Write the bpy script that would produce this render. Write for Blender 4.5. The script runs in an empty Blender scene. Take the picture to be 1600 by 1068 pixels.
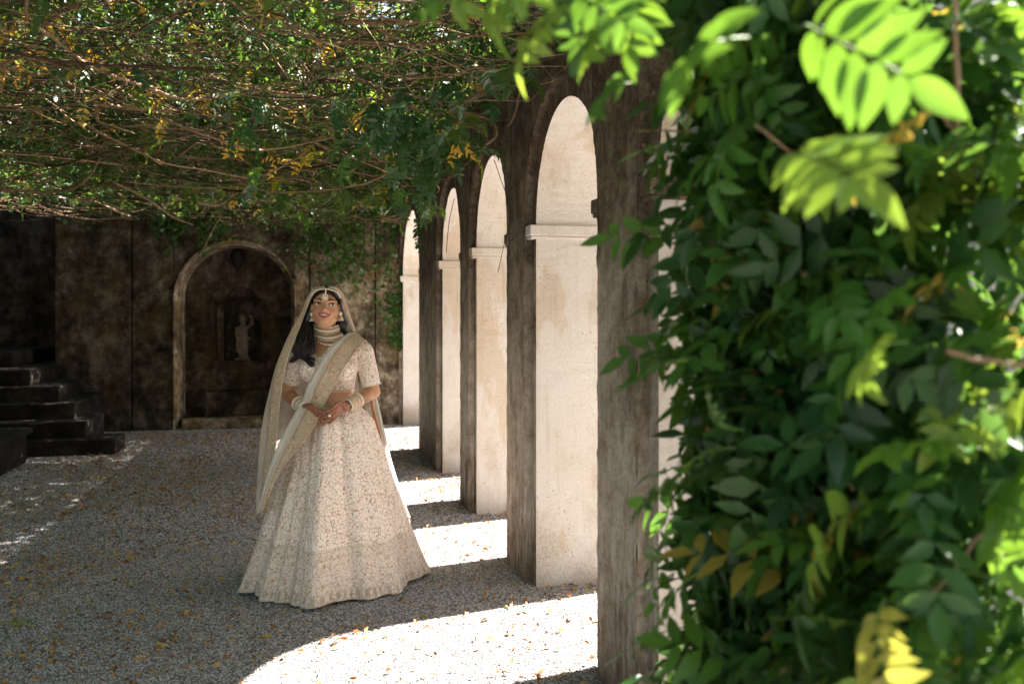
import bpy, math, random
import numpy as np
from mathutils import Vector, Matrix, Euler
random.seed(7); rng = np.random.default_rng(7)
R = math.radians
sc = bpy.context.scene

# ------------------------------------------------------------------ camera
F, CX, HY, EH = 1450.0, 800.0, 487.0, 1.53        # focal length in photo pixels, centre, horizon row, eye height
TH = math.atan(316.0 / F)                          # the arcade runs along +Y, the lens is turned right of it
cam = bpy.data.cameras.new('camera'); co = bpy.data.objects.new('camera', cam)
sc.collection.objects.link(co); sc.camera = co
co.location = (0, 0, EH); co.rotation_euler = (R(90), 0, -TH)
cam.sensor_width = 36; cam.lens = F / 1600 * 36; cam.shift_y = -47 / 1600
cam.clip_start = 0.05; cam.clip_end = 500
cam.dof.use_dof = True; cam.dof.focus_distance = 5.1; cam.dof.aperture_fstop = 2.6

# ------------------------------------------------------------------ light
sun_dir = Vector((1.0, 0.26, 1 / 0.95)).normalized()
EL = math.asin(sun_dir.z)
world = bpy.data.worlds.new('World'); sc.world = world; world.use_nodes = True
wn = world.node_tree
sky = wn.nodes.new('ShaderNodeTexSky'); sky.sky_type = 'NISHITA'; sky.sun_disc = False
sky.sun_elevation = EL; sky.sun_rotation = math.atan2(sun_dir.x, sun_dir.y)
bg = wn.nodes['Background']; bg.inputs['Strength'].default_value = 0.06
tint = wn.nodes.new('ShaderNodeMix'); tint.data_type = 'RGBA'; tint.blend_type = 'MULTIPLY'; tint.inputs[0].default_value = 1
wn.links.new(sky.outputs[0], tint.inputs[6]); tint.inputs[7].default_value = (1, .87, .79, 1)      # warm white balance of the photograph
wn.links.new(tint.outputs[2], bg.inputs['Color'])
sl = bpy.data.lights.new('sun', 'SUN'); sl.energy = 5.0; sl.angle = R(0.5); sl.color = (1, .93, .865)
so = bpy.data.objects.new('sun', sl); sc.collection.objects.link(so)
so.rotation_euler = sun_dir.to_track_quat('Z', 'Y').to_euler(); so.location = (8, 2, 9)
sc.view_settings.view_transform = 'Standard'; sc.view_settings.look = 'None'
sc.view_settings.gamma = 1; sc.view_settings.use_curve_mapping = False
sc.view_settings.exposure = 3.08
sc.cycles.max_bounces = 10; sc.cycles.diffuse_bounces = 6; sc.cycles.transparent_max_bounces = 16
sc.cycles.transmission_bounces = 6

# ------------------------------------------------------------------ helpers
ct, st = math.cos(TH), math.sin(TH)
def at(px, py, d):
    """a point of the place measured from the photograph: pixel and distance along the lens axis"""
    xc = (px - CX) / F * d
    return Vector((xc * ct + d * st, -xc * st + d * ct, EH - (py - HY) / F * d))
def mesh_np(name, V, faces, mats=None, mi=None, smooth=False):
    """V (n,3); faces list of arrays each (m,k)"""
    me = bpy.data.meshes.new(name); V = np.asarray(V, dtype=np.float32)
    if not isinstance(faces, (list, tuple)): faces = [faces]
    faces = [np.asarray(f, dtype=np.int32) for f in faces if len(f)]
    loops = np.concatenate([f.ravel() for f in faces])
    tot = np.concatenate([np.full(len(f), f.shape[1], dtype=np.int32) for f in faces])
    start = np.concatenate([[0], np.cumsum(tot)[:-1]]).astype(np.int32)
    me.vertices.add(len(V)); me.vertices.foreach_set('co', V.ravel())
    me.loops.add(len(loops)); me.loops.foreach_set('vertex_index', loops)
    me.polygons.add(len(tot)); me.polygons.foreach_set('loop_start', start)
    me.polygons.foreach_set('loop_total', tot)
    if mi is not None: me.polygons.foreach_set('material_index', np.asarray(mi, dtype=np.int32))
    me.polygons.foreach_set('use_smooth', np.full(len(tot), smooth))
    me.update(calc_edges=True); me.validate()
    for m in (mats or []): me.materials.append(m)
    return me
def link(name, me, parent=None, **kw):
    o = bpy.data.objects.new(name, me); sc.collection.objects.link(o)
    if parent is not None: o.parent = parent
    for k, v in kw.items(): o[k] = v
    return o
def thing(name, label, cat, loc=(0, 0, 0), rz=0, group=None):
    o = bpy.data.objects.new(name, None); sc.collection.objects.link(o)
    o.location = loc; o.rotation_euler = (0, 0, rz); o.empty_display_size = .2
    o['label'] = label; o['category'] = cat
    if group: o['group'] = group
    return o
def attr(me, name, vals):
    a = me.attributes.new(name, 'FLOAT', 'POINT'); a.data.foreach_set('value', np.asarray(vals, dtype=np.float32))
def uvset(me, uv):
    """uv per vertex"""
    l = me.uv_layers.new(name='UVMap'); n = len(me.loops); idx = np.zeros(n, dtype=np.int32)
    me.loops.foreach_get('vertex_index', idx); l.data.foreach_set('uv', np.asarray(uv, dtype=np.float32)[idx].ravel())
def bevel(o, w=.008, seg=2, ang=35):
    m = o.modifiers.new('bevel', 'BEVEL'); m.width = w; m.segments = seg; m.limit_method = 'ANGLE'; m.angle_limit = R(ang); return o
class MB:
    def __init__(s): s.v = []; s.f = []
    def add(s, V, Fs):
        n = len(s.v); s.v += [tuple(p) for p in V]; s.f += [tuple(i + n for i in f) for f in Fs]
    def box(s, a, b, M=None):
        x0, y0, z0 = a; x1, y1, z1 = b
        V = [(x0,y0,z0),(x1,y0,z0),(x1,y1,z0),(x0,y1,z0),(x0,y0,z1),(x1,y0,z1),(x1,y1,z1),(x0,y1,z1)]
        if M is not None: V = [M @ Vector(p) for p in V]
        s.add(V, [(0,3,2,1),(4,5,6,7),(0,1,5,4),(1,2,6,5),(2,3,7,6),(3,0,4,7)])
    def build(s, name, mat, parent=None, smooth=False, **kw):
        me = bpy.data.meshes.new(name); me.from_pydata(s.v, [], s.f); me.update()
        me.materials.append(mat)
        if smooth: me.polygons.foreach_set('use_smooth', [True] * len(me.polygons))
        return link(name, me, parent, **kw)
def catmull(P, n):
    P = np.asarray(P, dtype=float); m = len(P)
    Q = np.vstack([2 * P[0] - P[1], P, 2 * P[-1] - P[-2]])
    t = np.linspace(0, m - 1, n); i = np.clip(t.astype(int), 0, m - 2); f = (t - i)[:, None]
    p0, p1, p2, p3 = Q[i], Q[i + 1], Q[i + 2], Q[i + 3]
    return .5 * (2 * p1 + (p2 - p0) * f + (2 * p0 - 5 * p1 + 4 * p2 - p3) * f ** 2 + (3 * p1 - p0 - 3 * p2 + p3) * f ** 3)
def tube_np(P, rad, k=5):
    P = np.asarray(P, dtype=float); n = len(P)
    T = np.gradient(P, axis=0); T /= (np.linalg.norm(T, axis=1, keepdims=True) + 1e-9)
    up = np.array([0, 0, 1.]) if abs(T[0][2]) < .8 else np.array([1., 0, 0])
    A = np.cross(T, up); A /= (np.linalg.norm(A, axis=1, keepdims=True) + 1e-9); B = np.cross(T, A)
    rad = np.broadcast_to(np.asarray(rad, dtype=float), (n,))
    ph = np.arange(k) / k * 2 * math.pi
    V = P[:, None] + rad[:, None, None] * (np.cos(ph)[None, :, None] * A[:, None] + np.sin(ph)[None, :, None] * B[:, None])
    V = V.reshape(-1, 3); i = np.arange(n - 1)[:, None] * k; j = np.arange(k)[None]; j2 = (j + 1) % k
    Q = np.stack([i + j, i + j2, i + k + j2, i + k + j], -1).reshape(-1, 4)
    V = np.vstack([V, P[:1], P[-1:]])                                   # closed ends
    c0, c1 = len(V) - 2, len(V) - 1; js = np.arange(k); j2 = (js + 1) % k
    Tt = np.vstack([np.stack([j2, js, np.full(k, c0)], 1), np.stack([(n-1)*k + js, (n-1)*k + j2, np.full(k, c1)], 1)])
    return V, Q, Tt
def join_np(parts):
    Vs, Qs, Ts, off = [], [], [], 0
    for V, Q, T in parts:
        Vs.append(V); Qs.append(Q + off)
        if T is not None: Ts.append(T + off)
        off += len(V)
    return np.vstack(Vs), np.vstack(Qs), (np.vstack(Ts) if Ts else np.zeros((0, 3), int))
def tubes(name, lst, mat, parent=None, k=5, **kw):
    V, Q, T = join_np([tube_np(P, r, k) for P, r in lst])
    return link(name, mesh_np(name, V, [Q, T], [mat], smooth=True), parent, **kw)
def grid_np(P, closed=False):
    """P (n,m,3) -> V, quads"""
    n, m = P.shape[:2]; i = np.arange(n - 1)[:, None]; j = np.arange(m if closed else m - 1)[None]; j2 = (j + 1) % m
    Q = np.stack([i * m + j, i * m + j2, (i + 1) * m + j2, (i + 1) * m + j], -1).reshape(-1, 4)
    return P.reshape(-1, 3), Q

# ------------------------------------------------------------------ material node helper
class NT:
    def __init__(s, name):
        s.m = bpy.data.materials.new(name); s.m.use_nodes = True; s.t = s.m.node_tree
        s.b = s.t.nodes['Principled BSDF']; s.out = s.t.nodes['Material Output']; s.tc = None
    def n(s, t, **kw):
        x = s.t.nodes.new(t)
        for k, v in kw.items(): setattr(x, k, v)
        return x
    def c(s, a, sock):
        if a is None: return
        if hasattr(a, 'is_output') or isinstance(a, bpy.types.NodeSocket): s.t.links.new(a, sock)
        elif isinstance(a, (tuple, list)) and len(a) == 3 and sock.type == 'RGBA': sock.default_value = (*a, 1)
        else: sock.default_value = a
    def co(s, which='Object'):
        if s.tc is None: s.tc = s.n('ShaderNodeTexCoord')
        return s.tc.outputs[which]
    def map(s, v, scale=(1, 1, 1), loc=(0, 0, 0), rot=(0, 0, 0)):
        x = s.n('ShaderNodeMapping'); s.c(v, x.inputs[0]); x.inputs['Scale'].default_value = scale
        x.inputs['Location'].default_value = loc; x.inputs['Rotation'].default_value = rot; return x.outputs[0]
    def noise(s, v, sc_, det=4, rough=.55, dist=0, col=False):
        x = s.n('ShaderNodeTexNoise'); s.c(v, x.inputs['Vector']); x.inputs['Scale'].default_value = sc_
        x.inputs['Detail'].default_value = det; x.inputs['Roughness'].default_value = rough; x.inputs['Distortion'].default_value = dist
        return x.outputs['Color' if col else 'Fac']
    def vor(s, v, sc_, feat='F1', out='Distance', rnd=1, dim='3D'):
        x = s.n('ShaderNodeTexVoronoi', feature=feat, voronoi_dimensions=dim); s.c(v, x.inputs['Vector']); x.inputs['Scale'].default_value = sc_
        x.inputs['Randomness'].default_value = rnd; return x.outputs[out]
    def ramp(s, f, stops, interp='LINEAR'):
        x = s.n('ShaderNodeValToRGB'); s.c(f, x.inputs[0]); e = x.color_ramp.elements; x.color_ramp.interpolation = interp
        while len(e) < len(stops): e.new(.5)
        for el, (p, c_) in zip(e, stops):
            el.position = p; el.color = (c_, c_, c_, 1) if isinstance(c_, (int, float)) else (*c_, 1)
        return x.outputs[0]
    def mix(s, f, a, b, bt='MIX'):
        x = s.n('ShaderNodeMix', data_type='RGBA', blend_type=bt); s.c(f, x.inputs[0]); s.c(a, x.inputs[6]); s.c(b, x.inputs[7]); return x.outputs[2]
    def math(s, op, a, b=0, cl=False):
        x = s.n('ShaderNodeMath', operation=op, use_clamp=cl); s.c(a, x.inputs[0]); s.c(b, x.inputs[1]); return x.outputs[0]
    def sep(s, v):
        x = s.n('ShaderNodeSeparateXYZ'); s.c(v, x.inputs[0]); return x.outputs
    def comb(s, a, b, c_):
        x = s.n('ShaderNodeCombineXYZ'); s.c(a, x.inputs[0]); s.c(b, x.inputs[1]); s.c(c_, x.inputs[2]); return x.outputs[0]
    def attr(s, name):
        x = s.n('ShaderNodeAttribute', attribute_name=name); return x.outputs['Fac']
    def bump(s, h, strength=.5, dist=.01, nrm=None):
        x = s.n('ShaderNodeBump'); s.c(h, x.inputs['Height']); x.inputs['Strength'].default_value = strength
        x.inputs['Distance'].default_value = dist
        if nrm is not None: s.c(nrm, x.inputs['Normal'])
        return x.outputs[0]
    def done(s, col, rough=.8, nrm=None, spec=.3, **kw):
        s.c(col, s.b.inputs['Base Color']); s.c(rough, s.b.inputs['Roughness']); s.b.inputs['Specular IOR Level'].default_value = spec
        if nrm is not None: s.c(nrm, s.b.inputs['Normal'])
        for k, v in kw.items(): s.c(v, s.b.inputs[k])
        return s.m

# ---- stone
def stone_inner():            # weathered inner face of the arcade: brown lichen above, paler grey render below
    t = NT('weathered_render'); v = t.co(); z = t.sep(v)[2]
    st_ = t.noise(t.map(v, (8, 8, 1.1)), 2.2, 7, .72, .8); blot = t.noise(v, 6.5, 8, .75, .3); fine = t.noise(v, 60, 5, .75); big = t.noise(v, 1.6, 5, .6)
    m = t.math('ADD', t.math('ADD', t.math('MULTIPLY', st_, .27), t.math('MULTIPLY', blot, .53)), t.math('MULTIPLY', fine, .2))
    dark = t.ramp(m, [(.38, (.036, .025, .017)), (.46, (.092, .066, .047)), (.53, (.165, .124, .09)), (.60, (.28, .22, .165)), (.66, (.34, .28, .21))])
    pale = t.ramp(m, [(.36, (.12, .09, .065)), (.44, (.30, .24, .185)), (.52, (.46, .40, .335)), (.62, (.58, .52, .46))])
    h = t.math('ADD', t.math('MULTIPLY', z, .36), t.math('MULTIPLY', t.math('SUBTRACT', big, .5), 1.2))
    c = t.mix(t.ramp(h, [(.40, 0), (.74, 1)]), pale, dark)
    foot = t.ramp(t.math('ADD', z, t.math('MULTIPLY', t.math('SUBTRACT', st_, .5), 1.6)), [(.12, 1), (.55, 0)])
    c = t.mix(t.math('MULTIPLY', foot, .72), c, t.ramp(blot, [(.4, (.06, .038, .022)), (.6, (.17, .12, .075))]))
    fl = t.ramp(t.noise(t.map(v, (26, 26, 11)), 1.6, 3, .7), [(.66, 0), (.70, 1)])
    c = t.mix(t.math('MULTIPLY', fl, .65), c, (.42, .37, .30))
    pt = t.math('MULTIPLY', t.ramp(t.vor(v, 30), [(.10, 1), (.16, 0)]), t.ramp(blot, [(.5, 0), (.56, 1)])); c = t.mix(t.math('MULTIPLY', pt, .8), c, (.022, .016, .012))
    och = t.ramp(t.noise(t.map(v, (7, 7, 4)), 1.6, 5, .7), [(.56, 0), (.66, 1)])
    c = t.mix(t.math('MULTIPLY', och, .4), c, (.23, .15, .05))
    return t.done(c, .94, t.bump(t.math('ADD', t.math('ADD', fine, blot), t.math('MULTIPLY', st_, .6)), 1.0, .018), .12)
def stone_jamb():             # cream lime render of the reveals and soffits
    t = NT('cream_render'); v = t.co(); z = t.sep(v)[2]
    big = t.noise(t.map(v, (1.4, 1.4, 1)), 2.3, 6, .62); fine = t.noise(v, 70, 3, .7)
    c = t.ramp(big, [(.26, (.57, .47, .37)), (.37, (.72, .66, .585)), (.48, (.79, .755, .71)), (.75, (.82, .80, .775))])
    pits = t.vor(t.map(v, (1, 1, 1)), 38); pm = t.ramp(pits, [(.10, 1), (.17, 0)])
    pz = t.ramp(t.noise(v, 2.6, 3), [(.45, 0), (.6, 1)])
    pm = t.math('MULTIPLY', pm, pz); c = t.mix(t.math('MULTIPLY', pm, .75), c, (.24, .15, .08))
    foot = t.ramp(t.math('ADD', z, t.math('MULTIPLY', t.math('SUBTRACT', big, .5), 1.5)), [(.05, 1), (.42, 0)])
    c = t.mix(t.math('MULTIPLY', foot, .5), c, t.ramp(fine, [(.35, (.22, .18, .14)), (.65, (.44, .40, .35))]))
    tan_ = t.ramp(t.noise(t.map(v, (2, 2, .9), (3, 1, 5)), 1.6, 3), [(.56, 0), (.60, .8)])
    c = t.mix(t.math('MULTIPLY', tan_, .55), c, (.58, .43, .26))
    st2 = t.ramp(t.noise(t.map(v, (9, 9, .6)), 2.6, 5), [(.55, 0), (.8, 1)])
    c = t.mix(t.math('MULTIPLY', st2, .35), c, (.27, .205, .145))
    ed = t.ramp(t.math('ADD', t.sep(v)[0], t.math('MULTIPLY', t.math('SUBTRACT', t.noise(v, 22, 5, .7), .5), .14)), [(1.24, 1), (1.31, 0)])
    c = t.mix(t.math('MULTIPLY', ed, .42), c, (.20, .14, .09))
    c = t.mix(.2, c, t.ramp(fine, [(.3, .25), (.7, .75)]), 'OVERLAY')
    h = t.math('SUBTRACT', fine, t.math('MULTIPLY', pm, 1.2))
    return t.done(c, .9, t.bump(t.math('ADD', h, big), .6, .006), .15)
def stone_back(name='shaded_mossy_wall', k=1.0):
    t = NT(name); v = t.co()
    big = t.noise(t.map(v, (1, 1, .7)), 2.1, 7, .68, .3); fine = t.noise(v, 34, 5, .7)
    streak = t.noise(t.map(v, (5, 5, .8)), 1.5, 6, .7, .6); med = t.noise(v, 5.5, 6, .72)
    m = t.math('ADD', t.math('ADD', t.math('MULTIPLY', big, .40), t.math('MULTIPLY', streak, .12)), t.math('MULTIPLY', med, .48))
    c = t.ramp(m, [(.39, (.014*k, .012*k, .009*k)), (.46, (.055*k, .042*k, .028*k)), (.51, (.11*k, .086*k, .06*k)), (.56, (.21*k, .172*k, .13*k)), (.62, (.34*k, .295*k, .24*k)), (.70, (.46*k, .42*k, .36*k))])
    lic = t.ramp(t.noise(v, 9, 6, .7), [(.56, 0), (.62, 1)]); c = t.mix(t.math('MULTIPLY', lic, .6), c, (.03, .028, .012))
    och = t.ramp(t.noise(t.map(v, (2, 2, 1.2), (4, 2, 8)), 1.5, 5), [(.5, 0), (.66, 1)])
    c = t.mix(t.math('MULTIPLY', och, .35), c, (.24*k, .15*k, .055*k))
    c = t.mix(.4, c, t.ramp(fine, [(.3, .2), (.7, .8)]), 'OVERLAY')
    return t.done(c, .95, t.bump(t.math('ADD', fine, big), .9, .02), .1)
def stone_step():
    t = NT('shaded_step_stone'); v = t.co(); big = t.noise(v, 4, 6, .7); fine = t.noise(v, 40, 4, .7)
    c = t.ramp(big, [(.35, (.006, .005, .004)), (.5, (.014, .012, .009)), (.68, (.04, .034, .025))])  # near-black tones put the corner's shadow into the stone
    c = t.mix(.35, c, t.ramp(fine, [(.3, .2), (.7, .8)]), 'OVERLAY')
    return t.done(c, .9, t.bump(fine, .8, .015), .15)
def simple(name, col, rough=.6, spec=.3, var=.25, scale=30, bump=.3, **kw):
    t = NT(name); v = t.co(); f = t.noise(v, scale, 4, .65)
    lo = tuple(c * (1 - var) for c in col); hi = tuple(min(1, c * (1 + var)) for c in col)
    return t.done(t.ramp(f, [(.3, lo), (.7, hi)]), rough, t.bump(f, bump, .004), spec, **kw)
M_IN, M_JAMB, M_BACK, M_STEP = stone_inner(), stone_jamb(), stone_back(k=.5), stone_step()  # left back wall: its shade is put into the stone colour
M_BACK_LIT = stone_back('lit_mossy_wall', 1.35)  # right panels: brighter copy of the wall stone, standing in for light
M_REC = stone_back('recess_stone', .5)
M_DKW = stone_back('shaded_wall_stone', .3)  # return wall stone darkened, its shade held in the colour
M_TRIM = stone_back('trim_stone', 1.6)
M_BEAM = simple('beam_stone', (.34, .29, .23), .9, .1, .35, 14, .6)
M_STAT = simple('statue_stone', (.15, .125, .10), .85, .2, .4, 18, .5)
M_DARK = simple('dark_iron_stone', (.02, .017, .014), .8, .2, .3, 20, .5)

def leaf_mat(name, stops, trans=.45, use='OBJ', vb=2.1, warm=(.17, .25, .035)):
    t = NT(name)
    if use == 'OBJ': r = t.n('ShaderNodeObjectInfo').outputs['Random']
    else: r = t.attr('rnd')
    v = t.co(); nz = t.noise(v, 26, 3)
    c = t.ramp(r, stops)
    c = t.mix(.5, c, t.ramp(nz, [(.3, .35), (.7, .65)]), 'OVERLAY')
    t.done(c, .42, None, .45)
    tr = t.n('ShaderNodeBsdfTranslucent')
    hs = t.n('ShaderNodeHueSaturation'); t.c(c, hs.inputs['Color']); hs.inputs['Value'].default_value = vb; hs.inputs['Saturation'].default_value = 1.08; hs.inputs['Hue'].default_value = .485
    t.c(t.mix(.45, hs.outputs[0], warm), tr.inputs['Color'])
    ms = t.n('ShaderNodeMixShader'); ms.inputs[0].default_value = trans
    t.t.links.new(t.b.outputs[0], ms.inputs[1]); t.t.links.new(tr.outputs[0], ms.inputs[2]); t.t.links.new(ms.outputs[0], t.out.inputs[0])
    return t.m
GREEN = [(0, (.010, .040, .010)), (.35, (.020, .070, .012)), (.7, (.042, .115, .016)), (.93, (.085, .16, .02)), (.96, (.36, .26, .035)), (1, (.50, .34, .05))]
M_LEAFN = leaf_mat('wisteria_leaf_near', [(0, (.02, .085, .02)), (.25, (.035, .13, .02)), (.5, (.07, .19, .024)), (.72, (.12, .24, .03)), (.975, (.20, .30, .05)), (.985, (.40, .27, .06)), (1, (.5, .33, .1))], .42, vb=1.5, warm=(.17, .24, .03))
M_LEAFS = leaf_mat('wisteria_leaf_roof', GREEN, .36, 'ATT', vb=1.9)
M_LEAFR = leaf_mat('wisteria_leaf_hanging', GREEN, .45)
M_IVY = leaf_mat('ivy_leaf', [(0, (.02, .06, .012)), (.6, (.04, .11, .02)), (1, (.07, .15, .03))], .35, 'ATT')
M_LITTER = leaf_mat('fallen_leaf', [(0, (.10, .045, .018)), (.35, (.26, .12, .035)), (.7, (.42, .22, .05)), (.93, (.5, .34, .08)), (1, (.16, .2, .03))], .15, 'ATT', warm=(.3, .16, .05))
M_STEM = simple('vine_bark', (.21, .14, .08), .8, .2, .45, 40, .6)
M_STEM2 = simple('vine_bark_dark', (.06, .04, .026), .85, .15, .5, 40, .6)
M_RACH = simple('leaf_stalk', (.12, .19, .04), .6, .3, .2, 40, .2)

# ------------------------------------------------------------------ ground
def gravel_base():
    t = NT('gravel_bed'); v = t.co(); vd = t.vor(v, 75); cr = t.vor(v, 75, out='Color')
    g = t.ramp(t.sep(cr)[0], [(0, (.15, .14, .135)), (.5, (.28, .265, .255)), (1, (.42, .40, .38))])
    c = t.mix(t.ramp(vd, [(.35, 0), (.75, .85)]), g, (.07, .06, .055))
    return t.done(c, .9, t.bump(vd, -.9, .012), .2)
M_GB = gravel_base()
mb = MB(); mb.add([(-60, -60, 0), (60, -60, 0), (60, 60, 0), (-60, 60, 0)], [(0, 1, 2, 3)])
mb.build('ground', M_GB, kind='structure')
mb = MB(); mb.add([(2.3, -30, .004), (9, -30, .004), (9, 30, .004), (2.3, 30, .004)], [(0, 1, 2, 3)])
mb.build('path', simple('bounce_grit', (.64, .60, .56), .9, .2, .25, 60, .5), kind='structure')  # unseen pale ground added to bounce sun onto the arch reveals
def grass_mat():
    t = NT('lawn_grass'); v = t.co(); f = t.noise(v, 6, 6, .7)
    return t.done(t.ramp(f, [(.3, (.035, .075, .015)), (.7, (.09, .14, .03))]), .9, t.bump(t.noise(v, 90, 3), 1, .03), .1)
mb = MB(); mb.add([(9, -60, .008), (60, -60, .008), (60, 60, .008), (9, 60, .008)], [(0, 1, 2, 3)])
mb.build('lawn', grass_mat(), kind='structure')

# real stones, scattered by geometry nodes
def stone_mat():
    t = NT('gravel_stone'); oi = t.n('ShaderNodeObjectInfo').outputs['Random']; v = t.co()
    c = t.ramp(oi, [(0, (.085, .08, .078)), (.25, (.19, .184, .184)), (.55, (.32, .308, .305)), (.8, (.47, .453, .445)), (.93, (.58, .55, .52)), (1, (.32, .19, .10))])
    c = t.mix(.3, c, t.ramp(t.noise(v, 2.5, 3), [(.3, .3), (.7, .7)]), 'OVERLAY')
    return t.done(c, .8, None, .25)
M_ST = stone_mat()
def gravel(name, rects, dens, size, seed):
    mb = MB()
    for (x0, y0, x1, y1) in rects: mb.add([(x0, y0, 0), (x1, y0, 0), (x1, y1, 0), (x0, y1, 0)], [(0, 1, 2, 3)])
    o = mb.build(name, M_ST, kind='stuff')
    g = bpy.data.node_groups.new(name, 'GeometryNodeTree')
    g.interface.new_socket('Geometry', in_out='INPUT', socket_type='NodeSocketGeometry')
    g.interface.new_socket('Geometry', in_out='OUTPUT', socket_type='NodeSocketGeometry')
    N, L = g.nodes, g.links
    gi, go = N.new('NodeGroupInput'), N.new('NodeGroupOutput'); jn = N.new('GeometryNodeJoinGeometry')
    for k in range(3):
        dp = N.new('GeometryNodeDistributePointsOnFaces'); dp.inputs['Density'].default_value = dens / 3; dp.inputs['Seed'].default_value = seed * 10 + k
        L.new(gi.outputs[0], dp.inputs['Mesh'])
        ic = N.new('GeometryNodeMeshIcoSphere'); ic.inputs['Radius'].default_value = size; ic.inputs['Subdivisions'].default_value = 1
        sp = N.new('GeometryNodeSetPosition'); nt = N.new('ShaderNodeTexNoise'); nt.inputs['Scale'].default_value = 1.1 / size; nt.noise_dimensions = '4D'; nt.inputs['W'].default_value = k * 7.3
        vm = N.new('ShaderNodeVectorMath'); vm.operation = 'SUBTRACT'; vm.inputs[1].default_value = (.5, .5, .5); L.new(nt.outputs['Color'], vm.inputs[0])
        vs = N.new('ShaderNodeVectorMath'); vs.operation = 'SCALE'; vs.inputs['Scale'].default_value = size * 1.9; L.new(vm.outputs[0], vs.inputs[0])
        L.new(ic.outputs[0], sp.inputs['Geometry']); L.new(vs.outputs[0], sp.inputs['Offset'])
        smn = N.new('GeometryNodeSetMaterial'); smn.inputs['Material'].default_value = M_ST; L.new(sp.outputs[0], smn.inputs['Geometry'])
        ip = N.new('GeometryNodeInstanceOnPoints'); L.new(dp.outputs['Points'], ip.inputs['Points']); L.new(smn.outputs[0], ip.inputs['Instance'])
        rr = N.new('FunctionNodeRandomValue'); rr.data_type = 'FLOAT_VECTOR'; rr.inputs[0].default_value = (-.5, -.5, 0); rr.inputs[1].default_value = (.5, .5, 6.28); L.new(rr.outputs[0], ip.inputs['Rotation'])
        rs = N.new('FunctionNodeRandomValue'); rs.data_type = 'FLOAT_VECTOR'; rs.inputs[0].default_value = (.6, .5, .35); rs.inputs[1].default_value = (1.35, 1.0, .85); rs.inputs['Seed'].default_value = 5; L.new(rs.outputs[0], ip.inputs['Scale'])
        L.new(ip.outputs[0], jn.inputs[0])
    L.new(jn.outputs[0], go.inputs[0])
    m = o.modifiers.new('scatter', 'NODES'); m.node_group = g
    return o
gravel('gravel', [(-2.6, 3.2, 2.3, 6.4)], 15000, .0061, 1)
gravel('gravel', [(-4.2, 6.4, 2.3, 9.6)], 7500, .0088, 2)
gravel('gravel', [(-4.6, 9.6, 2.3, 13.5)], 3600, .0125, 3)

# ------------------------------------------------------------------ arcade
XI, XO, RC = 1.182, 2.20, .045            # inner face, outer face, depth of the rebated order
ZS = 2.016                                 # springing line
piers = [(1.80, 2.06), (3.151, 3.838), (5.001, 5.673), (6.884, 7.481), (8.714, 10.36), (12.52, 12.95)]
WT = 3.02
def arch_wall(x0, x1, ops, y0, y1, z1, grow, mats, n=28):
    """solid wall along Y between x0 and x1 with arched openings; mats: (face, reveal)"""
    V, Q, MI = [], [], []
    def q(a, b, c_, d, mi):
        i = len(V); V.extend([a, b, c_, d]); Q.append((i, i + 1, i + 2, i + 3)); MI.append(mi)
    edges = [y0]
    for a, b in ops: edges += [a - grow, b + grow]
    edges.append(y1)
    for k in range(0, len(edges), 2):       # solid stretches
        a, b = edges[k], edges[k + 1]
        if b - a < .002: continue
        q((x0, b, 0), (x0, a, 0), (x0, a, z1), (x0, b, z1), 0); q((x1, a, 0), (x1, b, 0), (x1, b, z1), (x1, a, z1), 0)
        q((x0, a, z1), (x1, a, z1), (x1, b, z1), (x0, b, z1), 0)
        q((x0, a, 0), (x1, a, 0), (x1, a, ZS), (x0, a, ZS), 1); q((x1, b, 0), (x0, b, 0), (x0, b, ZS), (x1, b, ZS), 1)
        if k == 0: q((x0, a, ZS), (x1, a, ZS), (x1, a, z1), (x0, a, z1), 1)
        if k == len(edges) - 2: q((x1, b, ZS), (x0, b, ZS), (x0, b, z1), (x1, b, z1), 1)
    for a, b in ops:
        c_ = (a + b) / 2; r = (b - a) / 2 + grow; rz = r if r < .9 else r * .72; rz *= .97
        ys = [c_ - r * math.cos(math.pi * i / n) for i in range(n + 1)]; zs = [ZS + rz * math.sin(math.pi * i / n) for i in range(n + 1)]
        for i in range(n):
            ya, yb, za, zb = ys[i], ys[i + 1], zs[i], zs[i + 1]
            q((x0, yb, zb), (x0, ya, za), (x0, ya, z1), (x0, yb, z1), 0); q((x1, ya, za), (x1, yb, zb), (x1, yb, z1), (x1, ya, z1), 0)
            q((x0, ya, za), (x0, yb, zb), (x1, yb, zb), (x1, ya, za), 1); q((x0, ya, z1), (x1, ya, z1), (x1, yb, z1), (x0, yb, z1), 0)
    me = mesh_np('arcade_wall', V, [np.array(Q)], list(mats), MI)
    import bmesh
    bm = bmesh.new(); bm.from_mesh(me); bmesh.ops.remove_doubles(bm, verts=bm.verts, dist=1e-5)
    for z in np.arange(.22, ZS, .22): bmesh.ops.bisect_plane(bm, geom=bm.verts[:] + bm.edges[:] + bm.faces[:], plane_co=(0, 0, z), plane_no=(0, 0, 1))
    bmesh.ops.recalc_face_normals(bm, faces=bm.faces); bm.to_mesh(me); bm.free()
    return me
def worn(o, lev, s_):
    m = o.modifiers.new('split', 'SUBSURF'); m.subdivision_type = 'SIMPLE'; m.levels = m.render_levels = lev
    for k, (sz, st3) in enumerate(((.09, s_), (.025, s_ * .6))):
        tx = bpy.data.textures.new('wear', 'CLOUDS'); tx.noise_scale = sz; tx.noise_depth = 3
        d = o.modifiers.new('wear', 'DISPLACE'); d.texture = tx; d.strength = st3; d.mid_level = .5; d.texture_coords = 'LOCAL'
    return o
arc = thing('arcade', 'weathered arcade wall of round arches with pale sunlit reveals along the gravel court', 'arcade')
ops = [(piers[i][1], piers[i + 1][0]) for i in range(len(piers) - 1)]
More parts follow.
